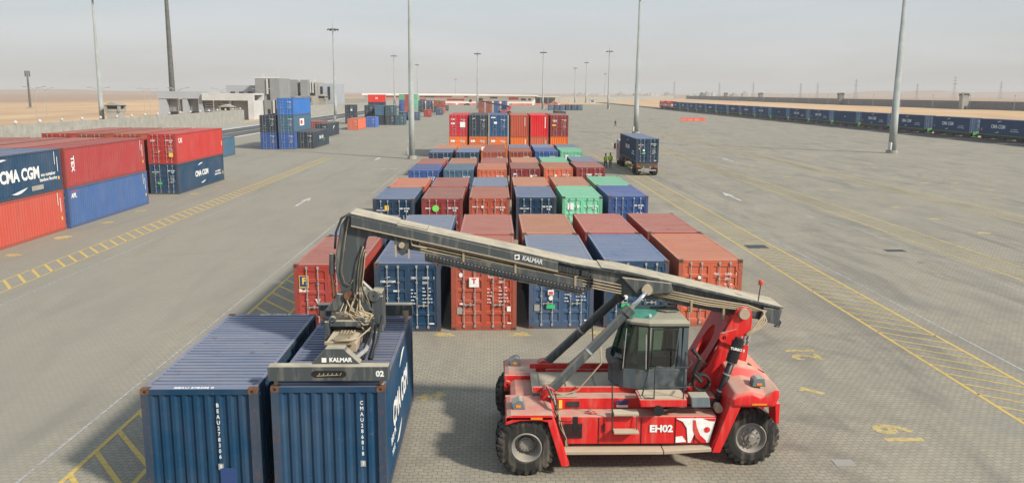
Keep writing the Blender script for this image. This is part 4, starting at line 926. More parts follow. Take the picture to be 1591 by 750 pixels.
# ------------------------------------------------------------------ people
def person(x,y,label,rz=0,walk=.25,vest=None,lean=0):
    me=bpy.data.meshes.new('person')
    V=[(0,0,.93),(0,0,1.12),(0,0,1.36),(0,.01,1.50),(0,.02,1.60),(0,.02,1.72),
       (-.10,0,.88),(-.11,walk,.49),(-.11,walk*1.0-.08 if walk else 0,.09),(-.11,walk+.06,.03),
       (.10,0,.88),(.11,-walk*.6,.50),(.11,-walk*1.5,.12),(.11,-walk*1.5+.12,.03),
       (-.19,0,1.40),(-.25,-walk*.6,1.14),(-.24,-walk*.4+.05,.90),(-.23,-walk*.3+.07,.80),
       (.19,0,1.40),(.25,walk*.6,1.14),(.24,walk*.8,.92),(.23,walk*.9,.82)]
    E=[(0,1),(1,2),(2,3),(3,4),(4,5),(0,6),(6,7),(7,8),(8,9),(0,10),(10,11),(11,12),(12,13),(2,14),(14,15),(15,16),(16,17),(2,18),(18,19),(19,20),(20,21)]
    rad=[.15,.14,.16,.06,.09,.08,.10,.07,.05,.045,.10,.07,.05,.045,.07,.05,.035,.035,.07,.05,.035,.035]
    me.from_pydata(V,E,[]); o=bpy.data.objects.new('tmp',me); COL.objects.link(o)
    md=o.modifiers.new('s','SKIN'); 
    if not me.skin_vertices: 
        me.attributes.new if False else None
    for i,r_ in enumerate(rad): me.skin_vertices[0].data[i].radius=(r_,r_*.8)
    me.skin_vertices[0].data[0].use_root=True
    o.modifiers.new('u','SUBSURF').levels=1
    bpy.context.view_layer.update()
    fm=bpy.data.meshes.new_from_object(o.evaluated_get(bpy.context.evaluated_depsgraph_get())); bpy.data.objects.remove(o)
    fm.materials.clear(); fm.materials.append(M['cloth']); fm.materials.append(M['skin'])
    for p in fm.polygons:
        z=p.center.z; p.material_index=1 if (z>1.50 or (z<.88 and abs(p.center.x)>.19)) else 0; p.use_smooth=True
    b=bpy.data.objects.new('person',fm); COL.objects.link(b); b.location=(x,y,0); b.rotation_euler.z=rz; tag(b,label,'person')
    if vest:
        mb=MB(); rings=[]
        for z,a,c_ in ((.86,.19,.15),(1.1,.19,.15),(1.36,.23,.165),(1.47,.13,.10)): rings.append([(a*math.cos(t)*1.05,c_*math.sin(t)*1.1,z) for t in [i*math.pi/8 for i in range(16)]])
        mb.loft(rings); build(mb,'safety_vest',M['vest'],b,smooth=True)
    mb=MB(); mb.lathe([(1.66,.105),(1.74,.10),(1.80,.06),(1.815,0)],(0,.02,0),'z',12); build(mb,'hair' if not vest else 'hard_hat',M['black'] if not vest else M['cloth'],b,smooth=True)
    return b
try:
    person(32.1,219.5,'person in dark clothes walking across the open yard',R(-70),.3)
    person(13.2,97.2,'person in yellow high visibility vest standing left of the truck',R(40),.08,True)
    person(13.9,98.3,'second person in a vest and dark top close behind the first by the truck',R(150),.05,True)
except Exception as ex: print('PERSON FAIL',ex)
# ------------------------------------------------------------------ ground details
mb=MB(); mb.box(14.75,15.95,46.6,47.6,-.02,.012); tag(build(mb,'drain_cover',M['dark']),'dark rectangular steel drain cover lying in the hatched lane','drain cover')
mb=MB(); mb.box(22.4,23.5,45.6,46.2,-.02,.012); tag(build(mb,'drain_cover',M['dark']),'small dark drain cover in the open paving on the right','drain cover')
mb=MB(); mb.box(8.25,8.75,18.4,18.75,-.02,.010); tag(build(mb,'access_cover',M['conc']),'small pale square cover in the paving right of the reach stacker','cover')
for s_,x,y in (('21',10.7,27.05),('19',10.7,20.25)):
    me=text_mesh(s_,1.35,.035,.001); o=bpy.data.objects.new('painted_number',me.copy()); o.data.materials.append(M['ymark_f']); COL.objects.link(o); o.location=(x,y,.005); o.rotation_euler=(0,0,R(90)); tag(o,kind='structure')
# ------------------------------------------------------------------ reach stacker
ORG=(3.3,19.9,0)
RS=empty('reach_stacker',ORG,'red reach stacker with grey telescopic boom lifting the front navy container','reach stacker')
def rp(mb,name,mat,parent=RS,bevel=0,smooth=False): return build(mb,name,M[mat] if isinstance(mat,str) else [M[q] for q in mat],parent,ORG,smooth,bevel)
YC=19.9
def my(y): return 2*YC-y
for yy in ((17.93,18.36),(18.44,18.87),(my(17.93),my(18.36)),(my(18.44),my(18.87))):
    wheel(RS,.76,yy[0],yy[1],.71,.70,0,.34,deep=True)
for yy in ((18.42,18.92),(my(18.42),my(18.92))): wheel(RS,6.14,yy[0],yy[1],.71,.70,0,.36)
# chassis
mb=MB()
mb.prism([(.42,.75),(.42,1.35),(.55,1.42),(5.2,1.42),(6.5,1.5),(6.5,.8),(5.0,.55),(1.6,.55)],19.12,20.68,'y')
mb.box(.6,.92,18.9,20.9,.55,.9); mb.box(5.9,6.35,18.95,20.85,.5,.95)
rp(mb,'chassis','redd',bevel=.02)
mb=MB(); mb.prism([(1.5,.70),(1.42,1.38),(5.22,1.38),(5.05,.70)],18.16,19.10,'y'); mb.prism([(1.5,.70),(1.42,1.38),(5.22,1.38),(5.05,.70)],my(19.10),my(18.16),'y'); rp(mb,'side_tank','red',bevel=.025)
mb=MB(); mb.box(1.36,5.3,18.62,19.11,1.39,1.66); mb.box(1.36,5.3,my(19.11),my(18.62),1.39,1.66); rp(mb,'upper_frame','red',bevel=.015)
mb=MB(); mb.box(.95,4.9,18.98,19.06,1.665,1.80); mb.box(.95,4.9,my(19.06),my(18.98),1.665,1.80); rp(mb,'guard_rail','redd',bevel=.01)
mb=MB(); mb.box(.95,3.1,19.13,20.67,1.43,1.60); mb.box(1.3,2.0,18.66,18.96,1.665,1.68); rp(mb,'deck_plate','deck')
for x0,x1 in ((1.15,1.75),(1.8,2.5),(2.55,3.0)):
    mb=MB(); mb.box(x0,x1,19.3,20.5,1.605,1.63); rp(mb,'deck_hatch','deck',bevel=.008)
# panel seams, vents and plates on the near side tank
for x in (2.45,3.45,4.25,4.7):
    mb=MB(); mb.box(x,x+.015,18.145,18.155,.72,1.36); rp(mb,'panel_gap','black')
mb=MB()
for i in range(12): mb.box(1.66+i*.036,1.668+i*.036,18.13,18.158,.86,1.22)
for i in range(10): mb.box(1.66,2.07,18.125,18.145,.87+i*.038,.877+i*.038)
rp(mb,'grille','dark')
mb=MB(); mb.box(1.74,2.04,18.59,18.61,1.45,1.58); rp(mb,'data_plate','dark')
mb=MB(); mb.box(1.55,1.63,18.585,18.605,1.42,1.62); mb.box(3.45,3.60,18.585,18.60,1.58,1.64); rp(mb,'warning_sticker','yellow_ink')
mb=MB(); mb.box(2.55,2.60,18.125,18.15,1.02,1.20); rp(mb,'sight_glass','black')
mb=MB(); mb.box(2.93,3.2,18.585,18.60,1.44,1.49); rp(mb,'sticker','white')
mb=MB(); mb.lathe([(0,.0),(0,.09),(.06,.08),(.08,0)],(2.3,18.4,1.385),'z',14); mb.tube([(2.15,18.35,1.40),(2.3,18.28,1.42),(2.45,18.35,1.40)],.018,6); rp(mb,'filler_cap','red')
def rtext(s,size,pos,mat='white',bold=.03,face='front',sx=1.,sp=1.,rot=None):
    o=letter(s,RS,(pos[0]-ORG[0],pos[1]-ORG[1],pos[2]-ORG[2]),size,face,mat,bold,sp,sx=sx,rot=rot); return o
rtext('EH02',.235,(3.92,18.14,1.08),bold=.04,sx=1.05)
rtext('KBP',.13,(3.06,18.585,1.56),'blue_ink',.05,sx=1.4)
# white mascot-free curved graphic: white field, red curve, red dot
mb=MB(); mb.prism([(4.27,.74),(4.27,.88),(4.42,.90),(4.52,.76)],18.135,18.15,'y'); 
mb.prism([(4.27,1.34),(5.20,1.34),(5.06,.74),(4.92,.74),(4.80,.86),(4.74,1.05),(4.62,.74),(4.56,.74),(4.52,1.1),(4.42,1.26),(4.27,1.33)],18.135,18.15,'y')
rp(mb,'side_graphic','white')
mb=MB(); mb.prism([(5.0+.07*math.cos(a*math.pi/10),1.06+.07*math.sin(a*math.pi/10)) for a in range(20)],18.125,18.134,'y')
mb.prism([(4.66,1.30),(4.72,1.30),(4.76,1.12),(4.84,.93),(4.98,.80),(5.0,.74),(4.88,.74),(4.74,.86),(4.67,1.05)],18.126,18.134,'y'); mb.prism([(4.9,1.34),(5.2,1.34),(5.17,1.27),(5.05,1.28)],18.126,18.134,'y'); rp(mb,'side_graphic','red')
# running board
mb=MB(); mb.prism([(1.62,.52),(1.62,.60),(3.95,.60),(3.95,.52)],17.97,18.34,'y'); rp(mb,'running_board','tan',bevel=.01)
mb=MB(); mb.prism([(3.97,.52),(3.97,.60),(5.08,.66),(5.08,.58)],17.97,18.34,'y'); rp(mb,'running_board','tan',bevel=.01)
# steps
mb=MB(); mb.box(2.78,3.36,17.98,18.28,1.46,1.52); rp(mb,'step','tan',bevel=.01)
mb=MB(); mb.box(2.78,3.36,17.90,18.14,1.05,1.10); rp(mb,'step','tan',bevel=.01)
mb=MB(); mb.tube([(2.76,18.02,1.05),(2.73,18.06,2.22)],.018,6); mb.tube([(3.33,18.05,1.1),(3.33,18.1,1.5)],.012,6); rp(mb,'grab_pole','dark')
# cab platform
mb=MB(); mb.prism([(3.40,1.68),(3.36,1.86),(4.46,1.86),(4.46,1.68)],17.98,18.61,'y'); rp(mb,'platform','red',bevel=.015)
mb=MB(); mb.box(3.42,4.42,18.02,18.6,1.862,1.872); rp(mb,'platform_tread','tan')
mb=MB(); z0=1.87
for pts in ([(3.70,18.02,1.75),(3.70,18.02,2.62),(4.46,18.02,2.62),(4.62,18.3,2.62)],[(4.38,18.02,1.75),(4.38,18.02,2.62)],[(3.70,18.02,2.14),(4.46,18.02,2.14),(4.60,18.3,2.14)],[(3.55,18.02,2.55),(3.42,18.02,1.95),(3.5,18.02,1.88),(3.70,18.02,1.88)],[(4.62,18.3,2.62),(4.46,18.3,2.9),(4.46,18.4,2.14)]): mb.tube(pts,.016,6)
rp(mb,'handrail','dark')
mb=MB(); mb.lathe([(0,0),(0,.125),(.10,.125),(.12,.09),(.12,0)],(3.80,17.93,1.60),'y',18); rp(mb,'air_prefilter','black')
mb=MB(); mb.tube([(3.85,18.05,1.56),(4.3,18.25,1.58),(5.1,18.45,1.52),(5.3,18.62,1.58)],.055,10); rp(mb,'intake_pipe','black')
mb=MB(); mb.prism([(4.62,1.60),(4.58,1.86),(5.02,1.86),(5.06,1.60)],18.14,18.5,'y'); rp(mb,'battery_box','greyc',bevel=.02)
# vertical intake / exhaust stack
mb=MB(); mb.tube([(5.28,18.68,1.45),(5.42,18.68,1.75),(5.72,18.72,2.70)],.085,14); rp(mb,'intake_stack','black',smooth=True)
mb=MB(); mb.tube([(5.66,18.715,2.52),(5.80,18.73,3.02)],.135,16); mb.tube([(5.70,18.72,2.66),(5.705,18.72,2.68)],.15,16); mb.tube([(5.80,18.73,3.02),(5.83,18.73,3.10)],.10,16); rp(mb,'air_cleaner','black')
for a,b in (((5.43,18.68,1.79),(5.44,18.68,1.83)),((5.56,18.7,2.21),(5.57,18.7,2.24)),((5.655,18.71,2.49),(5.665,18.71,2.52))):
    mb=MB(); mb.tube([a,b],.10,14); rp(mb,'pipe_clamp','galv')
rtext('TURBO II',.085,(5.755,18.585,2.86),bold=.03,rot=(R(90),R(12),0))
mb=MB(); mb.lathe([(0,0),(0,.10),(.2,.10),(.2,0)],(5.30,18.3,1.50),'y',14); rp(mb,'fuel_filter','tan')
# front fenders with headlight boxes and rear legs
for sgn in (0,1):
    f=(lambda y:y) if not sgn else my
    mb=MB(); ya,yb=sorted((f(17.86),f(19.08)))
    mb.prism([(.27,1.36),(.29,1.50),(.40,1.545),(1.34,1.545),(1.38,1.50),(1.34,1.42),(.42,1.42)],ya,yb,'y')
    y2=sorted((f(17.86),f(17.90))); mb.prism([(.27,1.30),(.27,1.50),(1.36,1.50),(1.74,.28),(1.57,.28),(1.24,1.36),(1.1,1.40),(.9,1.41),(.6,1.40)],*y2,'y')
    y3=sorted((f(17.90),f(18.75))); mb.prism([(1.34,1.46),(1.38,1.50),(1.77,.28),(1.735,.28)],*y3,'y')
    y4=sorted((f(19.08),f(19.2))); mb.prism([(.28,1.1),(.28,1.53),(1.4,1.53),(1.4,1.1)],*y4,'y')
    rp(mb,'front_fender','red',bevel=.02)
    mb=MB(); yy=f(18.35); mb.prism([(.46,1.545),(.42,1.70),(.60,1.78),(.68,1.75),(.74,1.55)],yy-.16,yy+.16,'y'); h_=rp(mb,'headlight_box','greyc',bevel=.01)
    mb=MB(); mb.box(.52,.63,yy-.17,yy-.161,1.60,1.66); build(mb,'indicator',M['orange'],h_,ORG)
    mb=MB(); a_=f(17.85); mb.box(.85,1.12,min(a_,a_+(.0 if sgn else -.006))-.001,max(a_,a_+(.006 if sgn else 0)),1.44,1.49); rp(mb,'reflector','orange')
    mb=MB(); yy=f(19.3); mb.lathe([(-.05,.03),(-.05,.09),(.05,.09),(.05,.03)],(.36,yy,1.33),'y',16); rp(mb,'towing_eye','redd')
# rear hood (counterweight cover)
def hood_ring(y,zt,zf,xl,xr_,zl):
    return [(xl,y,zl),(xl-.02,y,zl+.18),(xl+.12,y,zf),(xl+.45,y,zt),(xr_-.35,y,zt-.10),(xr_-.03,y,zl+.42),(xr_,y,zl+.25),(xr_-.10,y,zl)]
mb=MB(); ys_=[(17.92,1.98,1.92,5.55,6.52,1.72),(18.0,2.07,2.0,5.47,6.62,1.66),(18.35,2.12,2.05,5.44,6.66,1.66),(18.75,2.16,2.10,5.44,6.67,1.66),(18.85,2.36,2.30,5.44,6.67,1.66),(19.35,2.52,2.44,5.44,6.68,1.66)]
rg=[hood_ring(*q) for q in ys_]+[hood_ring(my(q[0]),*q[1:]) for q in ys_[::-1]]
mb.loft(rg); hh_=rp(mb,'rear_hood','red',bevel=.09); hh_.modifiers['bevel'].segments=4; hh_.modifiers['bevel'].angle_limit=R(12)
for p_ in hh_.data.polygons: p_.use_smooth=True
mb=MB(); mb.box(6.2,6.6,18.9,20.9,.75,1.66); rp(mb,'counterweight','redd',bevel=.03)
mb=MB(); mb.prism([(6.15,2.36),(6.55,2.13),(6.57,2.15),(6.17,2.38)],19.0,19.06,'y'); mb.prism([(6.15,2.36),(6.55,2.13),(6.57,2.15),(6.17,2.38)],20.74,20.8,'y'); rp(mb,'hood_slot','black')
for sgn in (0,1):
    f=(lambda y:y) if not sgn else my
    y2=sorted((f(17.98),f(18.05))); mb=MB(); mb.prism([(5.46,1.72),(5.74,1.72),(5.29,.55),(5.10,.55)],*y2,'y'); y3=sorted((f(18.05),f(18.7))); mb.prism([(5.46,1.66),(5.52,1.66),(5.16,.62),(5.10,.62)],*y3,'y')
    rp(mb,'rear_fender','red',bevel=.015); mb=MB(); mb.prism([(6.52,1.75),(6.64,1.75),(6.64,1.25),(6.56,1.25)],*sorted((f(18.0),f(18.5))),'y'); rp(mb,'fender_strip','red',bevel=.015)
    mb=MB(); yy=f(18.3); mb.prism([(6.02,2.09),(6.04,2.25),(6.12,2.30),(6.30,2.30),(6.34,2.09)],yy-.13,yy+.13,'y'); h_=rp(mb,'work_light_box','greyc',bevel=.02)
    mb=MB(); mb.box(6.12,6.24,yy-.14,yy-.131,2.13,2.18); build(mb,'indicator',M['orange'],h_,ORG)
mb=MB(); mb.box(5.95,6.3,17.908,17.918,1.74,1.78); rp(mb,'reflector','orange')
# boom support tower
pl=[(4.72,1.62),(5.10,1.45),(5.55,1.35),(6.05,1.8),(6.16,2.5),(6.24,3.42),(6.22,3.62),(6.12,3.74),(5.98,3.77),(5.86,3.70),(5.80,3.55),(5.62,3.20),(5.42,2.70),(5.18,2.22),(4.9,1.86)]
for y0 in (19.12,my(19.20)):
    mb=MB(); mb.prism(pl,y0,y0+.08,'y'); rp(mb,'tower_plate','red',bevel=.01)
# web between the plates, with its oval opening
mb=MB(); a0=Vector((4.86,0,1.80)); a1=Vector((5.74,0,3.45)); n=28
def wpt(u,v): p=a0.lerp(a1,v); return (p.x,19.21+u*(20.59-19.21),p.z)
outer=[];inner=[]
for i in range(n):
    t_=2*math.pi*(i+.5)/n; c_,s_=math.cos(t_),math.sin(t_); k=1/max(abs(c_),abs(s_)); outer.append((.5+.5*c_*k,.5+.5*s_*k)); inner.append((.5+.22*c_,.52+.26*s_))
for off in (0,.05):
    for u,v_ in outer+inner:
        p=wpt(u,v_); mb.v.append((p[0]+off,p[1],p[2]-off*.5))
for i in range(n):
    j=(i+1)%n; mb.face((i,j,n+j,n+i)); mb.face((2*n+i,2*n+j,3*n+j,3*n+i)); mb.face((n+i,n+j,3*n+j,3*n+i))
rp(mb,'tower_web','redd')
for y0 in (19.02,my(19.12)):
    mb=MB(); mb.lathe([(0,0),(0,.13),(.1,.13),(.1,0)],(6.02,y0,3.60),'y',18); rp(mb,'pivot_pin','tan')
for x,z,y0 in ((5.55,3.02,19.02),(5.62,3.4,my(19.1))):
    mb=MB(); mb.lathe([(0,.05),(0,.12),(.1,.12),(.1,.05)],(x,y0,z),'y',16); mb.prism([(x,z-.12),(x+.3,z-.25),(x+.3,z+.2),(x,z+.12)],y0+.02,y0+.08,'y'); rp(mb,'lifting_eye','red')
# boom
Y0,Y1=19.52,20.22
mb=MB(); mb.prism([(-2.35,5.62),(-2.35,5.12),(-.11,4.78),(1.76,4.40),(2.85,4.02),(4.3,3.74),(5.3,3.56),(6.35,3.36),(6.95,3.26),(7.05,3.62),(5.4,4.03),(4.0,4.36),(1.9,4.72),(.5,5.04)],Y0,Y1,'y'); bo=rp(mb,'outer_boom','grey',bevel=.02)
# top cover plates and flanges
mb=MB(); mb.prism([(-2.30,5.69),(.5,5.08),(1.9,4.76),(4.0,4.40),(4.0,4.35),(1.9,4.71),(.5,5.03),(-2.30,5.64)],Y0-.10,Y1+.10,'y'); build(mb,'top_cover',M['grey'],bo,ORG)
mb=MB(); mb.prism([(2.6,4.66),(3.1,4.60),(4.6,4.25),(7.08,3.67),(7.05,3.62),(4.6,4.19),(3.1,4.54)],Y0-.12,Y1+.14,'y'); build(mb,'top_cover',M['grey'],bo,ORG)
mb=MB()
for x in [i*.14 for i in range(-15,12)]: mb.box(x,x+.05,Y0+.05,Y1-.05,5.02+(.5-x)*.2185+.02,5.02+(.5-x)*.2185+.045)
build(mb,'ladder_rungs',M['tan'],bo,ORG)
mb=MB(); mb.prism([(-3.38,5.90),(-3.38,5.66),(-.1,4.93),(1.55,4.56),(1.55,4.78),(-.1,5.15)],Y0-.13,Y0-.03,'y'); build(mb,'side_band',M['grey'],bo,ORG)
mb=MB(); mb.prism([(-3.38,5.66),(1.55,4.56),(1.55,4.585),(-3.38,5.685)],Y0-.15,Y0-.131,'y'); build(mb,'band_edge',M['tan'],bo,ORG)
sl=math.atan2(-.222,1)
o=rtext('KALMAR',.15,(.93,Y0-.137,4.845),mat='galv2',bold=.045,sx=.85,rot=(R(90),-sl,0)); 
mb=MB(); mb.box(.50,.62,Y0-.136,Y0-.131,4.86,4.98); build(mb,'emblem',M['white'],bo,ORG); mb=MB(); mb.prism([(.56+.042*math.cos(a*math.pi/8),4.92+.04*math.sin(a*math.pi/8)) for a in range(13)],Y0-.140,Y0-.1365,'y'); build(mb,'emblem',M['grey'],bo,ORG)
# inner boom and head
mb=MB(); mb.prism([(-3.30,5.93),(-1.6,5.56),(-1.6,5.08),(-2.9,5.40),(-3.3,5.45)],Y0+.04,Y1-.04,'y'); mb.box(-3.45,-3.2,Y0-.1,Y1+.1,5.86,5.93); rp(mb,'inner_boom','grey',bevel=.02)
mb=MB(); mb.prism([(-3.40,5.97),(-2.3,5.72),(-2.3,5.66),(-3.40,5.91)],Y0-.12,Y1+.12,'y'); rp(mb,'head_cover','grey')
mb=MB(); mb.prism([(-3.36,5.93),(-3.52,5.86),(-3.66,5.66),(-3.73,5.3),(-3.82,4.87),(-3.80,4.45),(-3.66,3.95),(-3.34,3.95),(-3.24,4.4),(-3.20,4.85),(-3.14,5.18),(-3.06,5.36),(-2.86,5.44),(-2.86,5.82)],Y0+.02,Y1-.02,'y'); hd=rp(mb,'boom_head','grey',bevel=.03)
mb=MB(); mb.prism([(-2.42,5.62),(-2.0,5.5),(-2.05,5.02),(-2.2,4.94),(-2.35,5.06)],Y0-.06,Y1+.06,'y'); rp(mb,'boom_collar','grey',bevel=.01)
mb=MB(); mb.lathe([(0,0),(0,.07),(.06,.07),(.06,0)],(-2.2,Y0-.12,5.20),'y',14); mb.box(-2.36,-2.32,Y0-.1,Y0-.06,4.92,5.2); mb.box(-2.05,-2.01,Y0-.1,Y0-.06,4.88,5.1); rp(mb,'collar_pin','tan')
# hydraulic lines along the boom
for k,(za,zb) in enumerate(((0,.0),(-.075,-.06),(-.15,-.12),(-.21,-.17))):
    def zl(x): return 4.93-(x+.1)*.222-.05+za
    pts=[(-1.75,Y0-.05-.01*k,zl(-1.75)),(0,Y0-.06,zl(0)),(2.0,Y0-.05,zl(2.0)+.02),(3.1,Y0-.05,zl(3.1)+.04)]
    mb=MB(); mb.tube(pts,.017,6); rp(mb,'hydraulic_line','hose')
    pts=[(3.9,Y0-.05,4.14+za*.8),(5.2,Y0-.06,3.87+za*.8),(6.2,Y0-.12,3.72+za*.6),(6.55+.03*k,Y0-.2,3.60),(6.62-.06*k,Y0-.3,3.38),(6.45-.05*k,Y0-.38,3.22),(6.2-.03*k,Y0-.42,3.1),(6.1+.03*k,Y0-.41,2.85)]
    mb=MB(); mb.tube(pts,.022,7); rp(mb,'hydraulic_hose','hose',smooth=True)
mb=MB(); mb.tube([(-1.75,Y0-.07,5.15),(-1.95,Y0-.07,5.20),(-1.98,Y0-.07,5.34),(-1.88,Y0-.07,5.40),(-.8,Y0-.07,5.16)],.022,7); mb.tube([(-1.6,Y0-.07,5.12),(-1.76,Y0-.07,5.15),(-1.78,Y0-.07,5.24),(-1.70,Y0-.07,5.28),(-1.2,Y0-.07,5.18)],.018,7); rp(mb,'hydraulic_line','hose')
for x in (-.75,.5,1.95,4.8,5.6):
    mb=MB(); z=4.86-(x+.1)*.222; mb.box(x,x+.05,Y0-.10,Y0,z-.24,z+.06); rp(mb,'pipe_clamp','hose')
for z in (2.95,2.85):
    mb=MB(); 
    for k in range(3): mb.tube([(5.95+.09*k,19.05,z-.02),(5.99+.09*k,19.05,z+.10)],.028,8)
    rp(mb,'valve','galv')
# energy chain: many small links, with its curl
mb=MB(); path=[]
for i in range(46): x=-1.6+i*.083; path.append((x,4.90-(x+.1)*.222-.30))
cx,cz=2.13,4.90-(2.23)*.222-.30+.21
for i in range(1,9): a=-math.pi/2+i*math.pi/8; path.append((cx+.03+.21*math.cos(a),cz+.21*math.sin(a)))
for i in range(1,7): x=2.1-i*.083; path.append((x,4.90-(x+.1)*.222+.12))
for i,(x,z) in enumerate(path):
    mb.box(x-.038,x+.038,Y0-.12,Y0+.05,z-.07,z+.06)
rp(mb,'energy_chain','dark')
mb=MB(); mb.prism([(-1.65,5.06),(-1.65,4.80),(2.15,3.97),(2.15,4.35)],Y0-.09,Y0+.02,'y'); rp(mb,'chain_tray','grey')
mb=MB()
for i,(x,z) in enumerate(path[:46]): mb.box(x-.018,x+.018,Y0-.126,Y0-.121,z+.022,z+.036)
rp(mb,'chain_pins','galv')
# bulging cover sheet round the cylinder foot
for a_,b_ in ((Y0-.16,Y0-.02),(Y1+.02,Y1+.16)):
    mb=MB(); mb.prism([(3.1,4.42),(3.45,4.02),(3.62,3.98),(4.35,4.05),(4.30,4.28)],a_,b_,'y'); rp(mb,'cylinder_bracket','grey',bevel=.02)
mb=MB(); mb.lathe([(0,0),(0,.13),(.08,.13),(.08,0)],(3.70,Y0-.24,4.13),'y',18); mb.lathe([(0,0),(0,.13),(.08,.13),(.08,0)],(3.70,Y1+.16,4.13),'y',18); rp(mb,'cylinder_pin','tan')
for ya,yb,yc_ in ((18.88,19.24,0),(20.92,20.56,1)):
    P0=Vector((1.32,ya,1.70)); P1=Vector((3.70,yb,4.12)); d=P1-P0
    mb=MB(); mb.tube([P0,P0+d*.80],.115,18); mb.tube([P0+d*.775,P0+d*.83],.15,18); c_=rp(mb,'lift_cylinder','grey',smooth=False)
    mb=MB(); mb.tube([P0+d*.83,P0+d*.985],.062,16); build(mb,'piston_rod',M['chrome'],c_,ORG,True)
    mb=MB(); mb.tube([P0+d*.40,P0+d*.415],.125,18); build(mb,'clamp',M['galv'],c_,ORG)
    mb=MB(); mb.lathe([(-.14,0),(-.14,.17),(.14,.17),(.14,0)],(P0.x,P0.y,P0.z),'y',18); mb.box(P0.x-.2,P0.x+.22,P0.y-.12,P0.y+.12,1.5,P0.z); build(mb,'foot',M['redd'],c_,ORG)
    mb=MB(); q=P0+d*.48; mb.tube([q+Vector((.1,-.1,-.05)),q+Vector((.12,-.12,-.45)),P0+Vector((.7,-.1,.1)),P0+Vector((.35,-.1,-.02)),P0+Vector((.1,-.14,.05))],.02,7); build(mb,'hose',M['hose'],c_,ORG,True)
random.seed(3)
for k in range(7):
    mb=MB(); p=[Vector((1.28+.05*k*.5+random.uniform(-.05,.05),18.72-.03*k,1.9-.02*k))]; 
    for zz in (1.7,1.5,1.2,.9,.7): p.append(Vector((1.36+(1.9-zz)*.28+random.uniform(-.05,.05),18.05+random.uniform(-.05,.12),zz)))
    mb.tube(p,.016,6); rp(mb,'hose','hose' if k%2 else 'dark',smooth=True)
mb=MB(); mb.tube([(1.42,18.0,1.36),(1.75,17.8,1.40),(1.86,17.75,1.52)],.012,5); mb.box(1.80,1.92,17.70,17.76,1.22,1.55); rp(mb,'mirror','black',bevel=.01)
# beacon
mb=MB(); mb.tube([(6.46,19.45,3.80),(6.50,19.45,4.22)],.014,6); bc=rp(mb,'beacon_pole','dark'); mb=MB(); mb.lathe([(0,0),(0,.055),(.09,.062),(.13,.04),(.14,0)],(6.50,19.45,4.22),'z',14); build(mb,'beacon',M['beacon'],bc,ORG)
mb=MB(); mb.prism([(6.9,3.35),(7.1,3.28),(7.12,3.2),(7.02,3.15),(6.9,3.22)],19.6,19.7,'y'); mb.tube([(6.98,19.7,3.3),(7.15,19.7,3.22),(7.1,19.7,3.1),(6.98,19.7,3.12)],.025,6); rp(mb,'rear_hook','dark')
mb=MB(); mb.prism([(6.6,3.66),(7.06,3.60),(6.98,3.22),(6.5,3.34)],Y0-.10,Y0-.02,'y'); rp(mb,'boom_end_plate','grey',bevel=.01)
# coiled hoses behind the cab
for k in range(4):
    mb=MB(); mb.tube([(4.98+.20*math.cos(a),18.75+.04*k,1.98+.20*math.sin(a)) for a in [i*math.pi/8 for i in range(17)]],.028,7); rp(mb,'coiled_hose','rubber',smooth=True)
mb=MB(); mb.tube([(4.66,18.5,2.9),(4.86,18.5,2.66),(4.72,18.5,2.3),(4.9,18.5,2.1)],.05,7); mb.tube([(4.75,18.3,2.75),(4.95,18.3,2.62),(4.7,18.3,2.45),(4.9,18.3,2.2)],.018,6); rp(mb,'hose_bundle','rubber')
# cab
pb=[(4.62,18.74),(3.68,18.74),(3.12,18.92),(2.88,19.25),(2.84,19.52),(2.88,19.80),(3.12,20.12),(3.68,20.28),(4.62,20.28)]
def ring(z,k,dx=0): return [( (x if x>3.6 else x+(3.68-x)*k)+dx,(y-19.51)*(1-.06*k)+19.51,z) for x,y in pb]
mb=MB(); mb.loft([ring(1.80,0),ring(2.05,0),ring(2.30,0)]); cb=rp(mb,'cab','cabgrey',bevel=.015)
mb=MB(); mb.prism([(4.62,2.31),(4.62,3.40),(4.50,3.40),(4.46,2.31)],18.74,20.28,'y'); mb.prism([(4.46,2.31),(4.46,3.38),(4.38,3.38),(4.30,2.45),(4.15,2.31)],18.74,18.80,'y'); mb.prism([(3.70,2.28),(4.46,2.28),(4.3,2.36),(3.9,2.40)],18.735,18.79,'y'); mb.prism([(4.62,2.31),(4.62,3.40),(4.38,3.40),(4.30,2.31)],20.22,20.28,'y'); build(mb,'rear_frame',M['cabgrey'],cb,ORG,bevel=.01)
rt=ring(3.38,.40); rb=ring(2.30,0)
mb=MB()
for i in (1,2,6,7): mb.tube([rb[i],rt[i]],.030,6)
for r_ in (rt,): 
    for i in range(8): mb.tube([r_[i],r_[i+1]],.035,6)
mb.tube([(4.35,18.735,2.36),(4.40,18.765,3.3)],.02,6); mb.tube([(3.75,18.735,2.42),(3.78,18.765,3.3),(4.38,18.765,3.3)],.018,6); build(mb,'pillar',M['black'],cb,ORG)
for i in range(1,7):
    mb=MB(); mb.v=[rb[i],rb[i+1],rt[i+1],rt[i]]; mb.face((0,1,2,3)); build(mb,'windscreen',M['glass'],cb,ORG)
mb=MB(); mb.v=[(3.70,18.742,2.42),(4.40,18.742,2.36),(4.44,18.77,3.36),(3.74,18.77,3.36)]; mb.face((0,1,2,3)); build(mb,'door_glass',M['glass'],cb,ORG)
mb=MB(); mb.box(3.80,4.36,18.74,18.755,2.78,2.80); mb.box(4.06,4.08,18.742,18.757,2.80,3.25); build(mb,'window_bar',M['black'],cb,ORG)
top=[(x,y) for x,y,_ in ring(0,.30)]
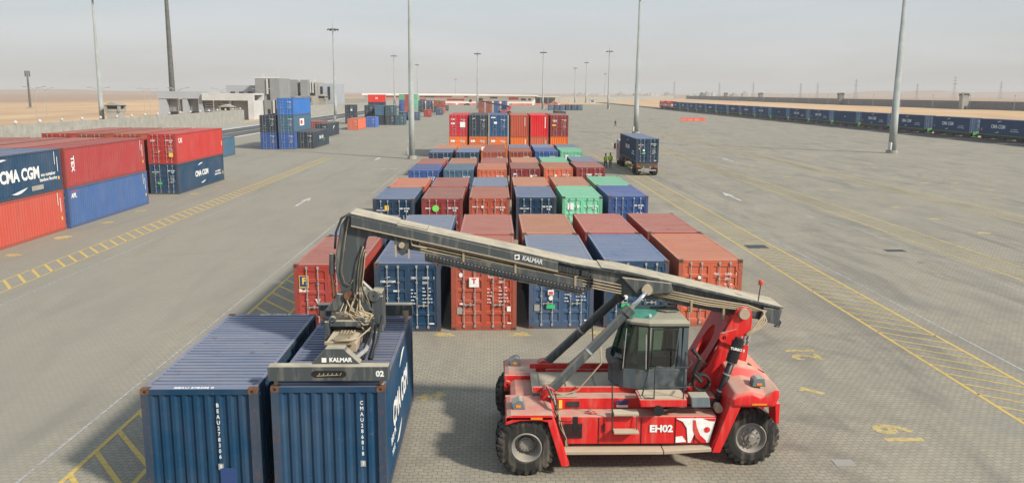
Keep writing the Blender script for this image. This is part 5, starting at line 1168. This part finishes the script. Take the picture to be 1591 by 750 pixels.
mb=MB(); mb.loft([[(x+(x-4.0)*.03,19.51+(y-19.51)*1.05,3.40) for x,y in top],[(x+(x-4.0)*.04,19.51+(y-19.51)*1.06,3.46) for x,y in top],[(x+(x-4)*-.08,19.51+(y-19.51)*.90,3.53) for x,y in top]]); build(mb,'cab_roof',M['cabroof'],cb,ORG)
mb=MB(); mb.prism([(3.74,18.86),(3.24,19.02),(3.09,19.28),(3.07,19.51),(3.09,19.75),(3.24,20.0),(4.0,20.14),(4.12,19.7),(3.95,19.35),(3.85,19.1)],3.531,3.536,'z'); build(mb,'roof_glass',M['teal'],cb,ORG)
mb=MB(); mb.lathe([(0,.05),(.05,.05),(.08,.03),(.08,0)],(3.72,18.98,3.54),'z',10); build(mb,'roof_light',M['galv'],cb,ORG)
mb=MB(); mb.tube([(4.0,19.6,3.545),(4.2,19.4,3.56),(4.5,19.45,3.56)],.015,6); mb.tube([(3.9,19.9,3.55),(4.1,19.8,3.56),(4.3,19.9,3.56)],.015,6); build(mb,'cable',M['black'],cb,ORG)
mb=MB(); mb.box(3.95,4.30,19.25,19.75,2.0,2.45); mb.box(4.22,4.36,19.25,19.75,2.40,3.1); mb.box(4.24,4.36,19.38,19.62,3.1,3.28); build(mb,'seat',M['black'],cb,ORG,bevel=.03)
mb=MB(); mb.box(3.05,3.35,19.3,19.75,2.0,2.5); mb.tube([(3.35,19.5,2.3),(3.5,19.5,2.62)],.03,6); mb.lathe([(-.015,.16),(0,.18),(.015,.16),(0,.14),(-.015,.16)],(3.52,19.5,2.66),'x',16); mb.box(3.1,3.2,18.98,19.06,2.5,2.95); mb.box(3.75,4.2,19.0,19.15,2.2,2.55); build(mb,'controls',M['dark'],cb,ORG)
mb=MB(); mb.box(4.44,4.455,18.85,20.15,2.35,3.3); build(mb,'rear_window',M['darkwin'],cb,ORG)
mb=MB(); mb.tube([(3.10,18.90,2.3),(3.16,18.86,3.3)],.012,5); mb.tube([(3.62,18.69,2.35),(3.60,18.69,3.2)],.014,5); build(mb,'grab_bar',M['galv'],cb,ORG)
mb=MB(); mb.prism([(2.84,2.2),(2.84,2.42),(3.0,2.5),(3.5,2.36),(3.5,2.30)],18.95,20.05,'y'); build(mb,'dash_hood',M['black'],cb,ORG)
# ---- spreader
YS=19.95
mb=MB(); mb.prism([(-4.12,3.55),(-3.95,3.72),(-3.80,3.98),(-3.2,3.98),(-3.05,3.74),(-2.95,3.55)],YS-.42,YS+.42,'y'); sp=rp(mb,'spreader','grey',bevel=.02)
def spp(mb,name,mat,bevel=0,smooth=False): return build(mb,name,M[mat],sp,ORG,smooth,bevel)
mb=MB(); mb.lathe([(-.5,0),(-.5,.12),(.5,.12),(.5,0)],(-3.5,YS,3.95),'y',18); spp(mb,'tilt_pin','rust')
mb=MB(); mb.lathe([(3.30,.50),(3.38,.52),(3.50,.52),(3.55,.46),(3.55,0)],(-3.5,YS,0),'z',24); spp(mb,'slewing_ring','tan')
mb=MB()
for y0 in (19.18,20.50):
    mb.box(-4.06,-3.94,y0,y0+.14,2.82,3.38); mb.box(-3.10,-2.98,y0,y0+.14,2.82,3.38); mb.box(-3.94,-3.10,y0,y0+.14,3.26,3.40); mb.lathe([(0,.03),(0,.09),(.1,.09),(.1,.03)],(-3.86,y0,3.42),'y',12); mb.lathe([(0,.03),(0,.09),(.1,.09),(.1,.03)],(-3.18,y0,3.42),'y',12)
mb.box(-4.06,-3.94,19.42,20.5,2.86,3.30); mb.box(-3.10,-2.98,19.42,20.5,2.86,3.30); mb.box(-3.94,-3.10,19.42,20.5,3.27,3.32); spp(mb,'main_frame','grey',bevel=.02)
mb=MB(); mb.box(-3.88,-3.16,18.35,20.9,2.90,3.10); spp(mb,'telescopic_beam','tan',bevel=.01)
mb=MB(); mb.box(-3.74,-3.32,17.30,18.34,2.84,3.02); spp(mb,'inner_beam','grey',bevel=.01); mb=MB(); mb.box(-3.74,-3.32,20.91,22.0,2.84,3.02); spp(mb,'inner_beam','grey',bevel=.01)
mb=MB(); mb.box(-3.93,-3.11,19.45,19.47,3.11,3.26); spp(mb,'frame_opening_shade','black')  # black plate stands in for the shade inside the frame
mb=MB()
for i in range(5): mb.box(-3.66+i*.075,-3.625+i*.075,18.35,19.3,3.121,3.15)
mb.box(-3.86,-3.18,18.2,18.28,3.121,3.18); spp(mb,'cable_tray','hose')
for yb_,s_ in ((16.96,1),(22.14,-1)):
    mb=MB(); mb.prism([(-4.80,2.74),(-4.80,3.06),(-2.24,3.06),(-2.24,2.74)],yb_-.12,yb_+.16,'y'); spp(mb,'end_beam','grey',bevel=.015)
    for x in (-4.68,-2.42):
        mb=MB(); mb.lathe([(-.2,0),(-.2,.05),(-.02,.05),(0,.09),(.2,.09)],(x,yb_+.1*s_,2.72),'z',10); spp(mb,'twistlock','tan')
mb=MB(); mb.prism([(-3.90,3.06),(-2.86,3.06),(-3.16,3.34),(-3.20,3.40),(-3.60,3.40),(-3.64,3.34)],17.02,17.30,'y'); spp(mb,'gusset','grey',bevel=.01)
mb=MB(); mb.prism([(-3.74,3.03),(-3.30,3.03),(-3.34,3.20),(-3.66,3.20)],17.32,17.75,'y'); spp(mb,'gusset_back','tan')
mb=MB(); k_=[]
for i in range(9): a=math.pi/2+i*math.pi/8; k_.append((-3.78+.09*math.cos(a),2.90+.075*math.sin(a)))
for i in range(9): a=-math.pi/2+i*math.pi/8; k_.append((-3.22+.09*math.cos(a),2.90+.075*math.sin(a)))
mb.prism(k_,16.832,16.838,'y'); spp(mb,'beam_opening_shade','black'); mb=MB()  # flat black inlay paints the dark inside of the beam slot
for i in range(6): mb.tube([(-3.72+i*.09,16.829,2.87),(-3.69+i*.09,16.829,2.92)],.01,5)
mb.tube([(-3.76,16.829,2.86),(-3.3,16.829,2.88)],.008,5); spp(mb,'valve_block','hose')
o=letter('02',RS,(-2.42-ORG[0],16.832-ORG[1],2.90-ORG[2]),.17,'front','white',.04); o.parent=sp; o=letter('KALMAR',RS,(-3.28-ORG[0],17.014-ORG[1],3.15-ORG[2]),.125,'front','white',.045); o.parent=sp
mb=MB(); mb.box(-3.68,-3.58,17.01,17.016,3.10,3.20); spp(mb,'emblem','white')
# brackets, cylinders and hose tangle round the rotator
mb=MB(); mb.box(-3.02,-2.74,19.75,20.4,2.95,3.95); mb.box(-2.98,-2.70,19.6,19.74,3.2,3.9); mb.lathe([(0,.02),(0,.15),(.12,.15),(.12,.02)],(-2.92,19.55,3.92),'y',14); spp(mb,'side_bracket','grey',bevel=.02)
mb=MB(); mb.tube([(-3.90,YS-.3,4.95),(-3.93,YS-.3,4.45)],.07,12); spp(mb,'damper_cylinder','grey'); mb=MB(); mb.tube([(-3.93,YS-.3,4.46),(-3.90,YS-.3,3.85)],.04,8); spp(mb,'damper_rod','rust')
mb=MB(); mb.tube([(-3.2,YS-.25,4.25),(-2.82,YS-.2,3.85)],.04,8); spp(mb,'tilt_cylinder','galv')
mb=MB(); mb.tube([(-2.9,19.3,3.1),(-2.92,18.2,3.0),(-3.05,17.6,3.0)],.05,8); spp(mb,'side_cylinder','galv')
random.seed(21)
for k in range(11):
    a=Vector((random.uniform(-3.7,-3.25),YS-.38,random.uniform(3.75,4.05))); b=Vector((random.uniform(-3.9,-2.8),YS-.62,random.uniform(3.42,3.6))); c_=Vector((random.uniform(-3.1,-2.8),19.2+random.uniform(-.1,.2),random.uniform(3.1,3.5)))
    mid=(a+b)/2+Vector((random.uniform(-.15,.15),-.18,-.1)); m2=(b+c_)/2+Vector((0,-.1,-.12))
    mb=MB(); mb.tube([a,mid,b,m2,c_],random.uniform(.014,.022),6); spp(mb,'hose','hose',smooth=True)
for k in range(6):
    mb=MB(); x=-3.62+.06*k; mb.tube([(x,18.9,3.18),(x-.1,18.4,3.18),(x+.05,18.15,3.22),(-3.1,18.3,3.25),(-2.95,18.75,3.3),(-2.86,19.2,3.34)],.018,6); spp(mb,'hose','hose',smooth=True)
for x in (-3.02,-2.84):
    mb=MB(); mb.tube([(x,19.25,3.35),(x+.02,18.7,2.98),(x-.02,18.2,2.78),(x+.08,18.0,2.84),(x+.14,18.5,3.1),(x+.16,19.25,3.5)],.032,8); spp(mb,'drag_hose','dark',smooth=True)
# hoses hanging down the boom head
for k in range(6):
    y=Y0-.02-.02*(k%3); dx=.055*k
    mb=MB(); mb.tube([(-3.13+dx*.25,y,5.2-.04*k),(-3.22+dx*.5,y-.04,4.9),(-3.28+dx*.6,y-.06,4.55),(-3.30+dx*.5,y-.05,4.25),(-3.42+dx*1.6,y-.1,3.9-.03*k)],.013,6); build(mb,'hose',M['hose' if k%2 else 'dark'],hd,ORG,True)
for k in range(2):
    mb=MB(); y=Y0-.03; mb.tube([(-3.42-.02*k,y,5.88),(-3.52,y,5.5),(-3.60,y,5.0),(-3.66,y,4.55),(-3.60,y,4.28),(-3.48,y,4.2),(-3.38,y,4.35)],.013,6); build(mb,'hose',M['hose'],hd,ORG,True)
mb=MB(); mb.tube([(-3.40,Y0-.02,5.96),(-3.62,Y0-.02,5.84),(-3.76,Y0-.02,5.5),(-3.80,Y0-.02,5.1)],.03,7); build(mb,'drag_hose',M['dark'],hd,ORG,True)
# ---- second reach stacker, far away behind the tall stack
ORG=(4.5,332,0)
e=empty('reach_stacker',ORG,'distant reach stacker with lowered dark boom behind the tall stack','reach stacker'); ORG2=ORG
mb=MB(); mb.prism([(1.5,.6),(1.5,1.4),(6.5,1.6),(7,1.2),(6.6,.6)],330.5,333.5,'y'); build(mb,'body',M['redd'],e,ORG2,bevel=.05)
mb=MB(); mb.prism([(-4.6,4.9),(-4.6,5.5),(6.8,3.4),(6.9,2.7)],331.6,332.4,'y'); build(mb,'boom',M['dark'],e,ORG2)
mb=MB(); mb.prism([(5.2,1.9),(6.6,1.9),(6.7,3.4),(6.2,3.4)],331.2,332.8,'y'); build(mb,'tower',M['red'],e,ORG2)
mb=MB(); mb.box(3.4,4.9,331,332.6,2.2,3.7); build(mb,'cab',M['darkwin'],e,ORG2,bevel=.05)
for x in (2.2,6.1):
    for y in (330.3,333.2): mb=MB(); mb.lathe([(0,0),(0,.8),(.5,.8),(.5,0)],(x,y,.8),'y',20); build(mb,'wheel',M['tyre'],e,ORG2)
mb=MB(); mb.tube([(2.2,331,2.0),(4.2,331.5,3.3)],.15,8); build(mb,'lift_cylinder',M['dark'],e,ORG2)
# parked cars near the canopy
for x,y,mat,lab in ((38,600,'dark','small dark car parked before the canopy'),(-18,560,'black','small dark car before the red barriers'),(47,640,'redwall','small red car beside the canopy')):
    e=empty('parked_car',(x,y,0),lab,'car'); O=(x,y,0)
    mb=MB(); mb.prism([(x-2.1,.35),(x-2.1,.85),(x-1.2,.95),(x+1.9,.95),(x+2.1,.8),(x+2.1,.35)],y-.85,y+.85,'y'); build(mb,'body',M[mat],e,O,bevel=.06)
    mb=MB(); mb.prism([(x-1.1,.955),(x-.6,1.45),(x+1.0,1.45),(x+1.6,.955)],y-.75,y+.75,'y'); build(mb,'cabin',M['darkwin'],e,O,bevel=.05)
    for wx in (-1.3,1.3):
        for wy in (-.9,.7): mb=MB(); mb.lathe([(0,0),(0,.33),(.2,.33),(.2,0)],(x+wx,y+wy,.33),'y',14); build(mb,'wheel',M['rubber'],e,O)
# ------------------------------------------------------------------ haze
mb=MB(); mb.box(-4200,5800,-60,6500,-5,62)
hz=mb.mesh('haze'); ho=bpy.data.objects.new('haze',hz); COL.objects.link(ho); ho['kind']='stuff'
hm=bpy.data.materials.new('dusty_air'); hm.use_nodes=True; n_=hm.node_tree; n_.nodes.clear(); o1=n_.nodes.new('ShaderNodeOutputMaterial'); pv=n_.nodes.new('ShaderNodeVolumePrincipled')
pv.inputs['Color'].default_value=(.86,.83,.79,1); pv.inputs['Density'].default_value=HAZE; pv.inputs['Anisotropy'].default_value=0
n_.links.new(pv.outputs[0],o1.inputs['Volume']); hz.materials.append(hm)
